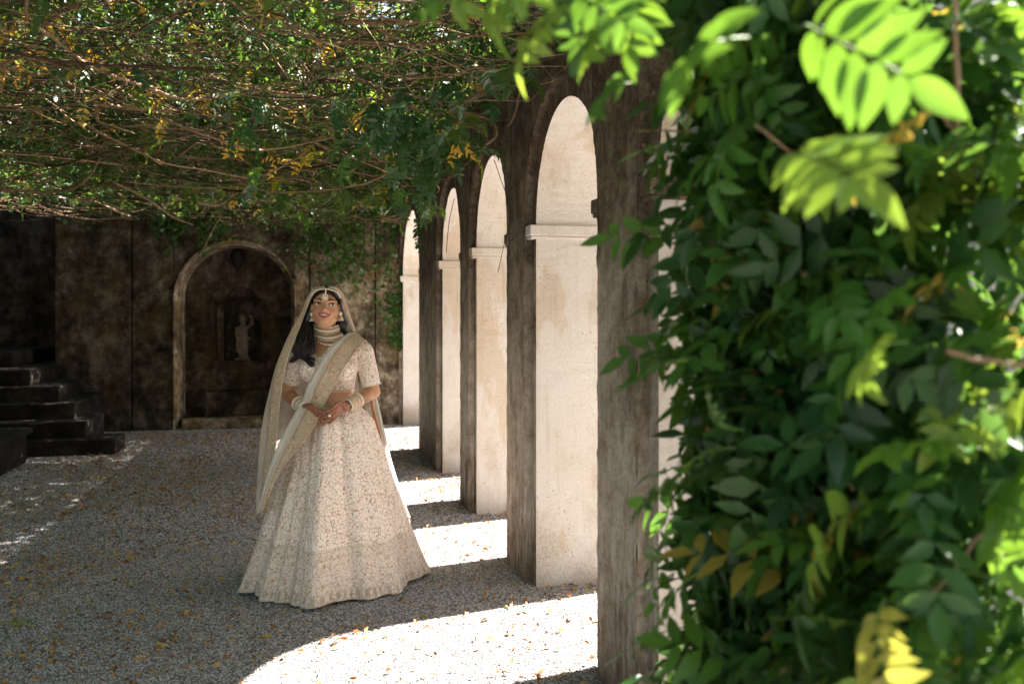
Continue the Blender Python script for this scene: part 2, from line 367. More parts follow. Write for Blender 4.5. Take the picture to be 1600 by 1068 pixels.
Y0, Y1 = piers[0][0], piers[-1][1]
# facing piers: the inner skin with the wider openings, the main body with the narrower ones, an outer skin
f = link('facing', arch_wall(XI, XI + RC, ops, Y0, Y1, WT, .10, (M_IN, M_IN)), arc, label='brown lichen stained inner face of the arcade'); worn(f, 3, .014)
b_ = link('wall', arch_wall(XI + RC, XO - RC, ops, Y0 + .003, Y1 - .003, WT - .003, 0, (M_IN, M_JAMB)), arc, label='cream rendered reveals and soffits of the arches'); worn(b_, 3, .008)
f = link('facing', arch_wall(XO - RC, XO, ops, Y0, Y1, WT, .10, (M_JAMB, M_JAMB)), arc)
def impost_box(y_a, y_b):
    m = MB(); m.box((XI + .006, y_a, 1.952), (XO - .01, y_b, 2.012)); m.box((XI + .012, y_a + (.008 if y_a < y_b else 0), 1.934), (XO - .02, y_b - .008, 1.952)); return m
for i, (a, b) in enumerate(piers):
    if i > 0: bevel(impost_box(a - .017, a + .098).build('impost', M_JAMB if i > 1 else M_IN, arc), .006, 2)
    if i < len(piers) - 1: bevel(impost_box(b - .098, b + .018).build('impost', M_IN, arc), .006, 2)
mb = MB(); mb.box((XI - .05, Y0 - .05, WT + .002), (XO + .05, Y1, WT + .10)); bevel(mb.build('coping', M_BEAM, arc), .012)

# ------------------------------------------------------------------ back wall with its arched recess
YB = 12.62
NX0, NX1, NSP, NR = -1.70, -.20, 1.70, .75
def back_wall():
    root = thing('back_wall', 'tall mossy end wall, painted shadier on its left, with arched recess and vertical joints', 'wall', (0, YB, 0))
    # panels left and right of the recess, butted with open joints so each shows its own edges
    def panel(x0, x1, z0, z1, dy, mat=M_BACK):
        m = MB(); m.box((x0, dy, z0), (x1, .9, z1)); return bevel(m.build('panel', mat, root), .012, 2)
    HT = 3.7
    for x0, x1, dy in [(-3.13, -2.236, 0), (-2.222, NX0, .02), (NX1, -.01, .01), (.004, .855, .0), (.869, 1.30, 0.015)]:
        panel(x0, x1, 0, HT, dy, M_BACK if x0 < -.5 else M_BACK_LIT)
    # the stretch above the arch
    n = 30; V, Q = [], []
    cx = (NX0 + NX1) / 2
    pts = [(cx - NR * math.cos(math.pi * i / n), NSP + NR * math.sin(math.pi * i / n)) for i in range(n + 1)]
    for i in range(n):
        (xa, za), (xb, zb) = pts[i], pts[i + 1]
        k = len(V); V += [(xa, .004, za), (xb, .004, zb), (xb, .004, HT), (xa, .004, HT), (xa, .9, za), (xb, .9, zb)]
        Q += [(k, k + 1, k + 2, k + 3), (k, k + 4, k + 5, k + 1)]
    me = mesh_np('spandrel', V, [np.array(Q)], [M_BACK]); link('spandrel', me, root)
    # moulded stone band round the opening and down the reveal
    prof = [(-.022, .003), (-.020, -.016), (-.008, -.018), (.0, -.004), (.010, .03), (.024, .05), (.024, .09), (.04, .11), (.045, .3), (.05, .62)]   # (into opening, depth)
    path = [(NX0, 0, 0)] + [(NX0, z, 0) for z in np.linspace(.0, NSP, 6)[1:]]
    P = []
    A = [(NX0, z, math.pi) for z in np.linspace(0, NSP, 6)] + [(cx - NR * math.cos(math.pi * i / n), NSP + NR * math.sin(math.pi * i / n), math.pi - math.pi * i / n) for i in range(1, n)] + [(NX1, z, 0) for z in np.linspace(NSP, 0, 6)]
    for (x, z, a) in A:
        P.append([(x - math.cos(a) * i_, d_, z - math.sin(a) * i_) for i_, d_ in prof])
    V, Q = grid_np(np.array(P))
    link('archivolt', mesh_np('archivolt', V, [Q], [M_TRIM], smooth=False), root, label='pale worn moulding round the recess')
    # recess: side, back with a second small niche
    m = MB(); m.box((NX0, .88, 0), (NX0 + .005, .9, 2.6))
    YD = .75
    n0x, n1x, nsp, nr, nz0 = -1.16, -.66, 1.62, .25, .86
    V, Q = [], []
    def q(a, b, c_, d):
        k = len(V); V.extend([a, b, c_, d]); Q.append((k, k + 1, k + 2, k + 3))
    q((NX0 - .2, YD, 0), (n0x, YD, 0), (n0x, YD, 2.7), (NX0 - .2, YD, 2.7)); q((n1x, YD, 0), (NX1 + .2, YD, 0), (NX1 + .2, YD, 2.7), (n1x, YD, 2.7))
    q((n0x, YD, 0), (n1x, YD, 0), (n1x, YD, nz0), (n0x, YD, nz0))
    cxx = (n0x + n1x) / 2; nn = 16
    for i in range(nn):
        a, b = math.pi * i / nn, math.pi * (i + 1) / nn
        p = (cxx - nr * math.cos(a), nsp + nr * math.sin(a)); r_ = (cxx - nr * math.cos(b), nsp + nr * math.sin(b))
        q((p[0], YD, p[1]), (r_[0], YD, r_[1]), (r_[0], YD, 2.7), (p[0], YD, 2.7)); q((p[0], YD, p[1]), (p[0], YD + .3, p[1]), (r_[0], YD + .3, r_[1]), (r_[0], YD, r_[1]))
    q((n0x, YD, nz0), (n0x, YD + .3, nz0), (n0x, YD + .3, nsp), (n0x, YD, nsp)); q((n1x, YD + .3, nz0), (n1x, YD, nz0), (n1x, YD, nsp), (n1x, YD + .3, nsp))
    q((n0x, YD, nz0), (n1x, YD, nz0), (n1x, YD + .3, nz0), (n0x, YD + .3, nz0)); q((n0x - .1, YD + .3, .5), (n1x + .1, YD + .3, .5), (n1x + .1, YD + .3, 2.2), (n0x - .1, YD + .3, 2.2))
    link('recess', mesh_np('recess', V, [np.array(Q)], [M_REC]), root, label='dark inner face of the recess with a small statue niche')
    m = MB(); m.box((NX0 + .08, -.02, 0), (NX1 - .08, .26, .14)); bevel(m.build('sill', M_TRIM, root), .02, 2)
    m = MB(); m.box((NX0 + .3, YD - .16, .0), (NX1 - .3, YD - .003, .46)); bevel(m.build('basin', M_REC, root), .03, 2)
    m = MB(); m.box((n0x - .07, YD - .07, .80), (n1x + .07, YD - .002, .86)); bevel(m.build('ledge', M_REC, root), .012, 2)
    for xx in (n0x - .09, n1x + .03):
        m = MB(); m.box((xx, YD - .035, .863), (xx + .06, YD - .002, nsp)); bevel(m.build('niche_frame', M_REC, root), .008, 2)
    m = MB(); m.box((-3.13, 1.1, 0), (1.35, 1.4, HT)); m.build('light_stop', M_REC, root)  # backing added to stop sun leaking through the panel joints
    m = MB(); m.box((-3.2, -.04, HT + .002), (1.4, 1.46, HT + .12)); bevel(m.build('coping', M_BEAM, root), .02)
    return root
back_wall()
rl = thing('return_wall', 'set-back stretch of wall, shade painted into its colour, at the far left above the steps', 'wall', (0, 13.9, 0))
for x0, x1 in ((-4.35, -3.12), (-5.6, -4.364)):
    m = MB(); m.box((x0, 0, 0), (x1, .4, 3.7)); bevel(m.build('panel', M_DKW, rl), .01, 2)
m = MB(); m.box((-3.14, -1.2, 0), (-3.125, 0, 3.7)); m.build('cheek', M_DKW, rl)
swl = thing('shade_wall', 'unseen wall added to shade the court on its left side', 'wall', (-5.0, 0, 0))  # made-up wall out of view, keeps outside light off the left
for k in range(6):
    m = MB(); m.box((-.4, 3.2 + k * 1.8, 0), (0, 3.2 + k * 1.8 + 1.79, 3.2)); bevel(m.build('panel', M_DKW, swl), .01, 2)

# steps on the left
stp = thing('stone_steps', 'flight of rough stone steps, shadow painted in, rising left against the end wall', 'steps')
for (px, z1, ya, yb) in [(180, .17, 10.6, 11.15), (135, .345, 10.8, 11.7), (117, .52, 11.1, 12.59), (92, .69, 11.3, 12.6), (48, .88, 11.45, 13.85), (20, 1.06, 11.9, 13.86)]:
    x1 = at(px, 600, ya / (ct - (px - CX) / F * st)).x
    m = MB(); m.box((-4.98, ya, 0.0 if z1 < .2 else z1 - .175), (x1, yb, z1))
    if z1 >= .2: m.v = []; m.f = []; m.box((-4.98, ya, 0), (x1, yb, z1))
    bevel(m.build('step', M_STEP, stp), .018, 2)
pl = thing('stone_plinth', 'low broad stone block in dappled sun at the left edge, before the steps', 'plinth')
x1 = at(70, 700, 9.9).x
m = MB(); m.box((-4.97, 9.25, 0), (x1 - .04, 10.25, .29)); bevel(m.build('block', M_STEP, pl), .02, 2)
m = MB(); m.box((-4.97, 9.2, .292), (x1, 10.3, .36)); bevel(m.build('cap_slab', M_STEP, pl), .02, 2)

# ------------------------------------------------------------------ pergola beams
for k, (y, lab) in enumerate([(4.46, 'nearest pale stone pergola beam crossing the top of the picture'), (6.3, 'second stone pergola beam, half hidden in vines'),
                              (8.2, 'third stone pergola beam buried in vines'), (10.1, 'farthest stone pergola beam, near the end wall')]):
    b = thing('pergola_beam', lab, 'beam', (0, y, 0), 0, 'pergola beams over the court')
    m = MB(); m.box((-5.1, -.09, 3.03 + (.1 if k else 0)), (XI + .5, .09, 3.19 + (.1 if k else 0))); bevel(m.build('shaft', M_BEAM, b), .012)
    m = MB(); m.box((XI - .02, -.14, WT + .102), (XI + .55, .14, WT + .125)); m.build('pad', M_BEAM, b)

# ------------------------------------------------------------------ leaves
def leaflet(n, L, W, fold=.25, curl=.15):
    """pointed oval leaflet along +X: (n+1)x3 grid"""
    u = np.linspace(0, 1, n + 1); w = W * np.power(np.sin(np.pi * np.power(u, .8)), .85) * (1 - .15 * u); w[0] = W * .04; w[-1] = 0.0003
    P = np.zeros((n + 1, 3, 3)); P[:, :, 0] = (u * L)[:, None]
    P[:, 0, 1] = -w; P[:, 2, 1] = w; P[:, 0, 2] = w * fold; P[:, 2, 2] = w * fold
    P[:, :, 2] += (-curl * L * u ** 2)[:, None]
    return grid_np(P)
def rotm(ax, a): return np.array(Matrix.Rotation(a, 3, ax))
def compound(n_pairs, Lr, Ll, res, droop, seed, stalk=True):
    """pinnate leaf along +X, hanging towards -Z"""
    r = random.Random(seed); Vs, Qs, off = [], [], 0
    s = np.linspace(0, 1, 12); ang = -droop * s
    dx = np.cumsum(np.cos(ang)) / 12 * Lr; dz = np.cumsum(np.sin(ang)) / 12 * Lr; side = r.uniform(-.12, .12) * Lr * s ** 2
    C = np.stack([dx, side, dz], 1)
    def add(pos, yaw, pitch, L, roll=0):
        nonlocal off
        V, Q = leaflet(res, L, L * r.uniform(.20, .25), r.uniform(.1, .45), r.uniform(0, .35))
        M = rotm('Y', -pitch) @ rotm('Z', yaw) @ rotm('X', roll)
        Vs.append(V @ M.T + pos); Qs.append(Q + off); off += len(V)
    for k in range(n_pairs):
        t = .22 + .72 * k / max(1, n_pairs - 1); i = t * 11; p = C[int(i)] + (C[min(11, int(i) + 1)] - C[int(i)]) * (i % 1)
        a = -droop * t; sz = Ll * (.75 + .35 * math.sin(math.pi * (k + .6) / n_pairs))
        for sg in (-1, 1):
            yaw = sg * r.uniform(.85, 1.25); add(p, yaw, a - r.uniform(.0, .5), sz * r.uniform(.85, 1.1), sg * r.uniform(-.2, .5))
    add(C[-1], r.uniform(-.2, .2), -droop - .1, Ll * 1.05)
    V, Q = np.vstack(Vs), np.vstack(Qs)
    if stalk:
        Vt, Qt, Tt = tube_np(C, np.linspace(.0022, .0010, 12), 4)
        return V, Q, Vt, Qt
    return V, Q, None, None
def leaf_mesh(seed, mat, pairs=5, Lr=.20, Ll=.065, res=8, droop=.9):
    V, Q, Vt, Qt = compound(pairs, Lr, Ll, res, droop, seed)
    n = len(V); me = mesh_np('leaf', np.vstack([V, Vt]), [np.vstack([Q, Qt + n])], [mat, M_RACH], [0] * len(Q) + [1] * len(Qt), True); return me
def scatter_leaves(name, pts, mat, parent, seed, pairs=4, Lr=.17, Ll=.055, droop=1.0, scale=(.7, 1.2), res=2, tilt=.5, dirs=None, **kw):
    """many compound leaves in one mesh"""
    r = np.random.default_rng(seed); protos = [compound(pairs, Lr, Ll, res, droop * d_, seed + k, False)[:2] for k, d_ in enumerate((.6, .9, 1.2, 1.5))]
    Vs, Qs, A, off = [], [], [], 0; pts = np.asarray(pts)
    for k, (V, Q) in enumerate(protos):
        P = pts[k::4]; n = len(P)
        if not n: continue
        yaw = r.uniform(0, 6.28, n) if dirs is None else dirs[k::4] + r.normal(0, .6, n)
        tl = r.normal(0, tilt, n); rl_ = r.normal(0, tilt, n); s = r.uniform(*scale, n)
        cy, sy, c1, s1, c2, s2 = np.cos(yaw), np.sin(yaw), np.cos(tl), np.sin(tl), np.cos(rl_), np.sin(rl_)
        Z = np.zeros(n); O = np.ones(n)
        Rz = np.stack([cy, -sy, Z, sy, cy, Z, Z, Z, O], 1).reshape(-1, 3, 3); Ry = np.stack([c1, Z, s1, Z, O, Z, -s1, Z, c1], 1).reshape(-1, 3, 3); Rx = np.stack([O, Z, Z, Z, c2, -s2, Z, s2, c2], 1).reshape(-1, 3, 3)
        M = Rz @ Ry @ Rx * s[:, None, None]
        W = np.einsum('nij,vj->nvi', M, V) + P[:, None]
        Vs.append(W.reshape(-1, 3)); Qs.append((Q[None] + (np.arange(n) * len(V))[:, None, None]).reshape(-1, 4) + off); off += n * len(V)
        A.append(np.repeat(r.uniform(0, 1, n), len(V)))
    me = mesh_np(name, np.vstack(Vs), [np.vstack(Qs)], [mat], smooth=True); attr(me, 'rnd', np.concatenate(A))
    return link(name, me, parent, **kw)

# ------------------------------------------------------------------ roof of vines
roof = thing('wisteria', 'wisteria vine roofing the court with tangled stems, green leaves and yellow leaf tufts', 'vine', (0, 0, 0))
def walk(p, yaw, L, n=16, wob=.25, pitch=0, pw=.12, lo=2.62, hi=3.3):
    P = [np.array(p)]; k = rng.normal(0, .10)
    for _ in range(n - 1):
        k = k * .85 + rng.normal(0, wob * .45); yaw += k; pitch = pitch * .8 + rng.normal(0, pw)
        q = P[-1] + L / n * np.array([math.cos(yaw) * math.cos(pitch), math.sin(yaw) * math.cos(pitch), math.sin(pitch)])
        q[2] = min(max(q[2], lo + .0), hi); q[0] = min(q[0], XI - .03); q[1] = min(q[1], YB - .05); P.append(q)
    return np.array(P)
def ryaw():
    return rng.choice([0, math.pi]) + rng.normal(0, .55) if rng.random() < .6 else rng.uniform(0, 6.28)
lst = []
for _ in range(2100):
    p = (rng.uniform(-4.9, 1.15), 3.7 + 8.8 * rng.random() ** 1.6, rng.uniform(2.70, 3.08)); L = rng.uniform(.6, 2.4)
    P = catmull(walk(p, ryaw(), L, 7, .55, rng.normal(0, .3), .34, 2.66), 15); r0 = rng.uniform(.0022, .0052); lst.append((P, np.linspace(r0, r0 * .4, len(P))))
tubes('twigs', lst[:1250], M_STEM, roof, 3, kind='stuff'); tubes('twigs', lst[1250:], M_STEM2, roof, 3, kind='stuff')
for _ in range(130):
    p = (rng.uniform(-4.6, .9), rng.uniform(3.9, 11.8), rng.uniform(2.74, 3.12)); L = rng.uniform(1.4, 4.2)
    P = catmull(walk(p, ryaw(), L, 8, .42, 0, .16, 2.64), 30); r0 = rng.uniform(.006, .015)
    tubes('stem', [(P, np.linspace(r0, r0 * .45, len(P)))], M_STEM if rng.random() < .75 else M_STEM2, roof, 6)
# a few long stems that the photograph shows singly
for pts, r0 in [([(300,-8,4.5),(420,22,4.6),(500,64,4.7),(640,70,4.7),(730,58,4.6),(850,30,4.5)], .011),
                ([(556,122,5.2),(620,160,5.2),(690,180,5.2),(760,140,5.1),(840,112,5.0)], .011),
                ([(245,180,5.6),(300,205,5.6),(380,230,5.7),(430,232,5.9),(520,214,6.0)], .010),
                ([(175,283,7.6),(230,310,7.8),(270,340,8.0),(302,352,8.1)], .012),
                ([(0,296,8),(80,300,8),(130,285,7.8),(160,240,7.6)], .014),
                ([(150,160,5.6),(152,190,5.6),(200,205,5.6)], .009), ([(410,276,6),(470,240,6),(528,186,5.8)], .006),
                ([(610,60,4.8),(605,110,4.9),(565,170,5.2)], .008), ([(818,62,4.6),(835,90,4.6),(866,124,4.55)], .005),
                ([(0,104,4.6),(60,66,4.6),(92,30,4.5),(150,0,4.5)], .012), ([(0,145,4.8),(8,60,4.7),(8,-10,4.6)], .006),
                ([(640,250,6.6),(560,290,6.8),(420,300,7.0),(330,262,7)], .008), ([(345,336,7.4),(310,400,7.3)], .004)]:
    P = catmull([at(*q) for q in pts], 40); P = P + np.cumsum(rng.normal(0, .0016, P.shape), 0)
    tubes('stem', [(P, np.linspace(r0, r0 * .6, 40))], M_STEM, roof, 7)
# thin dangling runners on the arcade face
for pts in [[(772,250),(786,290),(800,330),(802,372),(812,400)], [(835,110),(826,180),(822,260),(818,330),(806,380)], [(795,352),(787,385),(778,425)], [(710,310),(702,345),(697,395)]]:
    P = catmull([at(a, b, 5.0 if a > 815 else 5.6) for a, b in pts], 24); P[:, 0] = np.minimum(P[:, 0], XI - .008)
    tubes('runner', [(P, .0022)], M_STEM2, roof, 5)
# mass of leaves
from mathutils import noise as mnoise
pts = []
while len(pts) < 16500:
    x, y = rng.uniform(-5.0, 2.5), 3.75 + 9.2 * rng.random()
    nz = mnoise.noise(Vector((x * .9, y * .9, 2))) + .5 * mnoise.noise(Vector((x * 2.3, y * 2.3, 7)))
    if -4.4 < x < -2.6 and 8.6 < y < 12.4 and rng.random() < .25: continue
    gap = ((x + 2.1) / 1.5) ** 2 + ((y - 12.0) / 1.1) ** 2
    if gap < 1 and rng.random() < .75: continue
    if nz < -.3 and rng.random() < .4: continue
    over = x > 1.2
    if over and rng.random() < .2: continue
    z = 3.0 + .42 * rng.random() ** .9 + (.05 if not over else .22)
    pts.append((x, y, z))
for _ in range(2600): pts.append((rng.uniform(-2.2, 1.15), rng.uniform(7.6, 12.4), 3.05 + .4 * rng.random()))
for _ in range(2600): pts.append((rng.uniform(-1.9, 1.12), rng.uniform(7.0, 10.8), 3.2 + .3 * rng.random()))
for _ in range(900): pts.append((rng.uniform(-4.8, 1.1), rng.uniform(7, 12.3), 2.86 + .16 * rng.random()))
back = [(rng.uniform(-5, 1.05), rng.uniform(-6, 3.75), 3.1 + .4 * rng.random()) for _ in range(2600)]  # unseen leaves added over and behind the camera to cut sky light
scatter_leaves('leaf_mass', back, M_LEAFS, roof, 10, 3, .42, .21, 1.0, (.8, 1.3), 2, .5, kind='stuff')
scatter_leaves('leaf_mass', pts, M_LEAFS, roof, 11, 4, .20, .075, 1.0, (.7, 1.25), 2, .55, kind='stuff')
# lower, looser leaves under the mass
pts = []
for _ in range(28):
    cx_, cy_ = rng.uniform(-4.6, 1.1), 3.9 + 8.4 * rng.random()
    for _ in range(rng.integers(3, 13)): pts.append((min(1.15, cx_ + rng.normal(0, .12)), cy_ + rng.normal(0, .12), 2.98 + rng.normal(0, .07)))
scatter_leaves('leaf_mass', pts, M_LEAFS, roof, 12, 4, .19, .07, 1.25, (.6, 1.05), 3, .4, kind='stuff')
hang_green = [leaf_mesh(100 + k, M_LEAFR, 5, .20, .062, 5, 1.35) for k in range(6)]
M_YEL = leaf_mat('yellow_leaf', [(0, (.48, .30, .035)), (1, (.60, .42, .08))], .4, warm=(.6, .42, .08))
M_DKG = leaf_mat('dark_hanging_leaf', [(0, (.010, .05, .02)), (1, (.022, .085, .025))], .35)
hang_yel = [leaf_mesh(120 + k, M_YEL, 3, .12, .052, 5, 1.5) for k in range(3)]
hang_dark = [leaf_mesh(130 + k, M_DKG, 5, .21, .068, 6, 1.5) for k in range(4)]
def hang(me, p, yaw, s, parent=roof, tilt=.3):
    o = link('leaf', me, parent); o.location = p; o.rotation_euler = (rng.normal(0, tilt), rng.normal(0, tilt), yaw); o.scale = (s, s, s); return o
for (px, py, d, sx, sy, n, kinds) in [(620,190,5.3,42,34,36,'d'), (600,250,5.9,40,20,14,'d'), (655,262,5.6,12,34,18,'d'), (690,175,5.0,30,30,12,'d'), (640,320,6.6,10,14,6,'d'), (690,235,5.3,20,25,7,'g'), (735,250,5.0,12,20,5,'g'), (378,165,5.0,14,50,6,'d'), (240,60,4.6,40,45,5,'d'),
                                      (800,140,4.6,22,18,5,'g'), (640,335,7.8,25,25,10,'g'), (440,210,6.0,60,40,8,'g'), (150,130,5.2,60,50,8,'g'), (330,150,5.2,40,60,8,'g'), (560,110,5.0,50,30,8,'d'), (750,70,4.6,40,30,9,'d'),
                                      (330,290,8.6,70,22,26,'g'), (430,285,8.6,70,22,22,'g'), (560,320,9.5,60,22,22,'g'), (380,345,11.2,34,22,22,'g'), (650,372,9.5,8,16,6,'g'), (290,325,11.0,40,18,14,'g'), (470,335,10.5,40,16,14,'g')]:
    for _ in range(n):
        q = at(px + rng.normal(0, sx), py + rng.normal(0, sy) - 18, d + rng.normal(0, .15))
        if q.x > XI - .08: q.x = XI - .08 - rng.random() * .12
        hang((hang_dark[rng.integers(4)] if kinds == 'd' else hang_green[rng.integers(6)]), q, rng.uniform(0, 6.28), rng.uniform(.7, 1.1))
for (px, py, d) in [(45,20,4.6),(60,25,4.6),(75,60,4.7),(20,105,4.7),(40,118,4.7),(70,95,4.7),(128,92,4.8),(215,130,5),(215,20,4.5),(455,175,5.6),(360,215,6),(365,230,6),(715,218,5.05),(722,232,5.05),(712,238,5.05),(555,185,5.6),(430,262,6.6),(440,268,6.6),(470,262,6.8),(362,320,9.2),(505,90,5),(520,86,5),(1000,70,3.9),(250,175,5.2),(690,190,5.2), (310,160,5.4),(130,180,5.5),(95,50,4.6),(30,60,4.6)]:
    for _ in range(2):
        q = at(px + rng.normal(0, 6), py - 12 + rng.normal(0, 5), d)
        if q.x > XI - .06: q.x = XI - .06
        hang(hang_yel[rng.integers(3)], q, rng.uniform(0, 6.28), rng.uniform(.7, 1.1), tilt=.5)

# ivy on the end wall
ivy = thing('ivy', 'ivy trailing down the top of the end wall round the arched recess', 'ivy', (0, 0, 0))
def ivy_leaves(name, pts, size, seed):
    r = np.random.default_rng(seed); Vs, Qs, A, off = [], [], [], 0
    base = np.array([(0,0,0),(-.5,0,.12),(0,.02,.55),(-.42,0,.62),(0,-.02,1.05),(.42,0,.62),(.5,0,.12)]); base[:, 2] *= -1
    fq = np.array([(0,1,3,2),(0,2,5,6),(2,3,4,5)])
    for p in pts:
        M = rotm('Z', r.normal(0, .8)) @ rotm('X', r.normal(-.35, .4)) @ rotm('Y', r.normal(0, .7)); s = size * r.uniform(.6, 1.4)
        Vs.append(base @ M.T * s + np.array(p)); Qs.append(fq + off); off += 7; A += [r.random()] * 7
    me = mesh_np(name, np.vstack(Vs), [np.vstack(Qs)], [M_IVY]); attr(me, 'rnd', A); return link(name, me, ivy, kind='stuff')
pts, runs = [], []
for _ in range(150):
    x = rng.uniform(-3.1, 1.2); z = 3.35; L = rng.uniform(.25, .75) + .5 * max(0, math.sin(x * 3.1)) * rng.random() + (.5 if x > .0 and rng.random() < .4 else 0)
    y = YB - .06 - .12 * rng.random(); P = [(x, y, z)]
    while z > 3.35 - L:
        z -= .035; x += rng.normal(0, .014); y = min(YB - .03, y + rng.normal(0, .006)); P.append((x, y, z))
        for _ in range(2): pts.append((x + rng.normal(0, .035), y - abs(rng.normal(0, .02)), z + rng.normal(0, .02)))
    runs.append((P, .003))
for _ in range(900):                                    # patches on the right-hand stretch of the wall
    cx_, cz_, s = [(.35, 2.2, .2), (.95, 2.0, .22), (1.1, 1.6, .12), (.7, 2.55, .35), (-.05, 2.4, .15), (1.15, 1.2, .08)][rng.integers(6)]
    pts.append((min(1.2, cx_ + rng.normal(0, s)), YB - .03 - .03 * rng.random(), cz_ + rng.normal(0, s * 1.1)))
pts = [p for p in pts if p[0] < 1.21 and p[2] > .3]
ivy_leaves('leaf_mass', pts, .042, 5); tubes('stems', runs, M_STEM2, ivy, 3, kind='stuff')

# fallen leaves
def litter():
    Vs, Qs, A, off = [], [], [], 0; n = 0
    while n < 11000:
        x, y = rng.uniform(-4.6, 1.9), 3.2 + 9.2 * rng.random() ** 1.1
        w = .16 + .84 * math.exp(-((x + 1.6) / 1.3) ** 2) * (1 if y > 4.4 else .45) + (.4 if x > .9 else 0)
        if mnoise.noise(Vector((x * 1.1, y * .8, 4))) < -.05: w *= .45
        if rng.random() > w: continue
        V, Q = leaflet(2, 1, .28, rng.uniform(-.6, .9), rng.uniform(-.5, .6)); s = rng.uniform(.014, .046)
        M = rotm('Z', rng.uniform(0, 6.28)) @ rotm('X', rng.normal(0, .5)) @ rotm('Y', rng.normal(0, .3))
        Vs.append(V @ M.T * s + np.array([x, y, .016])); Qs.append(Q + off); off += len(V); A += [rng.random()] * len(V); n += 1
    me = mesh_np('fallen_leaves', np.vstack(Vs), [np.vstack(Qs)], [M_LITTER]); attr(me, 'rnd', A); link('fallen_leaves', me, kind='stuff')
litter()
M_SPR = leaf_mat('sprig_leaf', [(0, (.12, .18, .03)), (1, (.36, .30, .05))], .3)
p = at(26, 978, 4.5); p.z = .02
spr = thing('fallen_sprig', 'small green and yellow sprig lying on the gravel at bottom left', 'sprig', p)
for k in range(4):
    o = link('leaf', leaf_mesh(300 + k, M_SPR, 3, .07, .03, 4, .3), spr); o.rotation_euler = (0, -.25, k * 1.7); o.location = (0, 0, .01)

# ------------------------------------------------------------------ near wisteria on the right
near = thing('wisteria', 'large out-of-focus wisteria hanging close in front at the right side', 'vine', (0, 0, 0))
nm = [leaf_mesh(200 + k, M_LEAFN, 5 + k % 2, .19, .068, 8, [.5, .8, 1.1, 1.4][k % 4]) for k in range(8)]
LB = [(-60, 950), (0, 955), (110, 975), (200, 1020), (300, 1075), (380, 1065), (420, 1120), (500, 1070), (560, 1080), (640, 1130), (700, 1130), (760, 1070), (830, 1110), (900, 1110), (960, 1100), (1100, 1090)]
def lb(py): return np.interp(py, [a for a, b in LB], [b for a, b in LB]) + np.interp(py, [230, 420], [45, 105]) + 34 * math.sin(py * .021) + 12 * math.sin(py * .05)
right = np.array([ct, -st, 0]); fwd = np.array([st, ct, 0])
cnt = 0
def near_leaf(px, py, d, yaw=None, s=None, out=.2, me=None):
    global cnt
    q = at(px, py, d)
    o = link('leaf', me or nm[rng.integers(8)], near); o.location = q
    yaw = yaw if yaw is not None else math.pi + rng.normal(.35, .9)      # mostly towards the light and the court
    o.rotation_euler = (rng.normal(.5, .4), rng.normal(.0, .35), yaw - TH); s = s or rng.uniform(.75, 1.15); o.scale = (s, s, s); cnt += 1; return o
for _ in range(250):
    py = rng.uniform(-60, 1110); l = lb(py); px = l + (1700 - l) * rng.random() ** .8 + 78
    d = 1.75 - .55 * min(1, (px - l) / 500) * rng.random() + rng.uniform(-.08, .25)
    s = .66 + .3 * rng.random() if px - l < 160 else .72 + .38 * rng.random()
    near_leaf(px, py - 20, d, s=s)
for (px, py, d, s, yw) in [(1110,720,1.75,.9,3.3), (1160,700,1.7,.85,3.0), (1085,560,1.6,.8,2.9), (1120,585,1.8,.7,3.6), (1550,705,1.35,1.0,3.3), (1430,535,1.3,.9,3.4), (1470,440,1.4,.9,3.4), (1180,60,1.15,1.25,3.9), (1260,40,1.1,1.3,4.4), (1230,250,1.1,1.15,4.6), (1090,780,1.9,.7,3.0), (1100,890,1.8,.9,3.1), (1390,930,1.3,.95,3.9), (860,-12,1.3,.8,4.0), (900,-5,1.35,.8,4.7), (930,10,1.4,.9,3.6), (955,60,1.5,.9,4.2), (1000,130,1.5,.9,4.0), (700,-95,.85,.55,3.5), (810,-40,1.1,.7,4.2)]:
    near_leaf(px, py, max(d, 1.2), yw, s * .9)
for px in range(700, 1040, 22):
    near_leaf(px, -52 + rng.normal(0, 12) + max(0, px - 900) * .35, 1.45 + rng.uniform(-.1, .25), 3.9 + rng.normal(0, .5), .62 + .2 * rng.random())
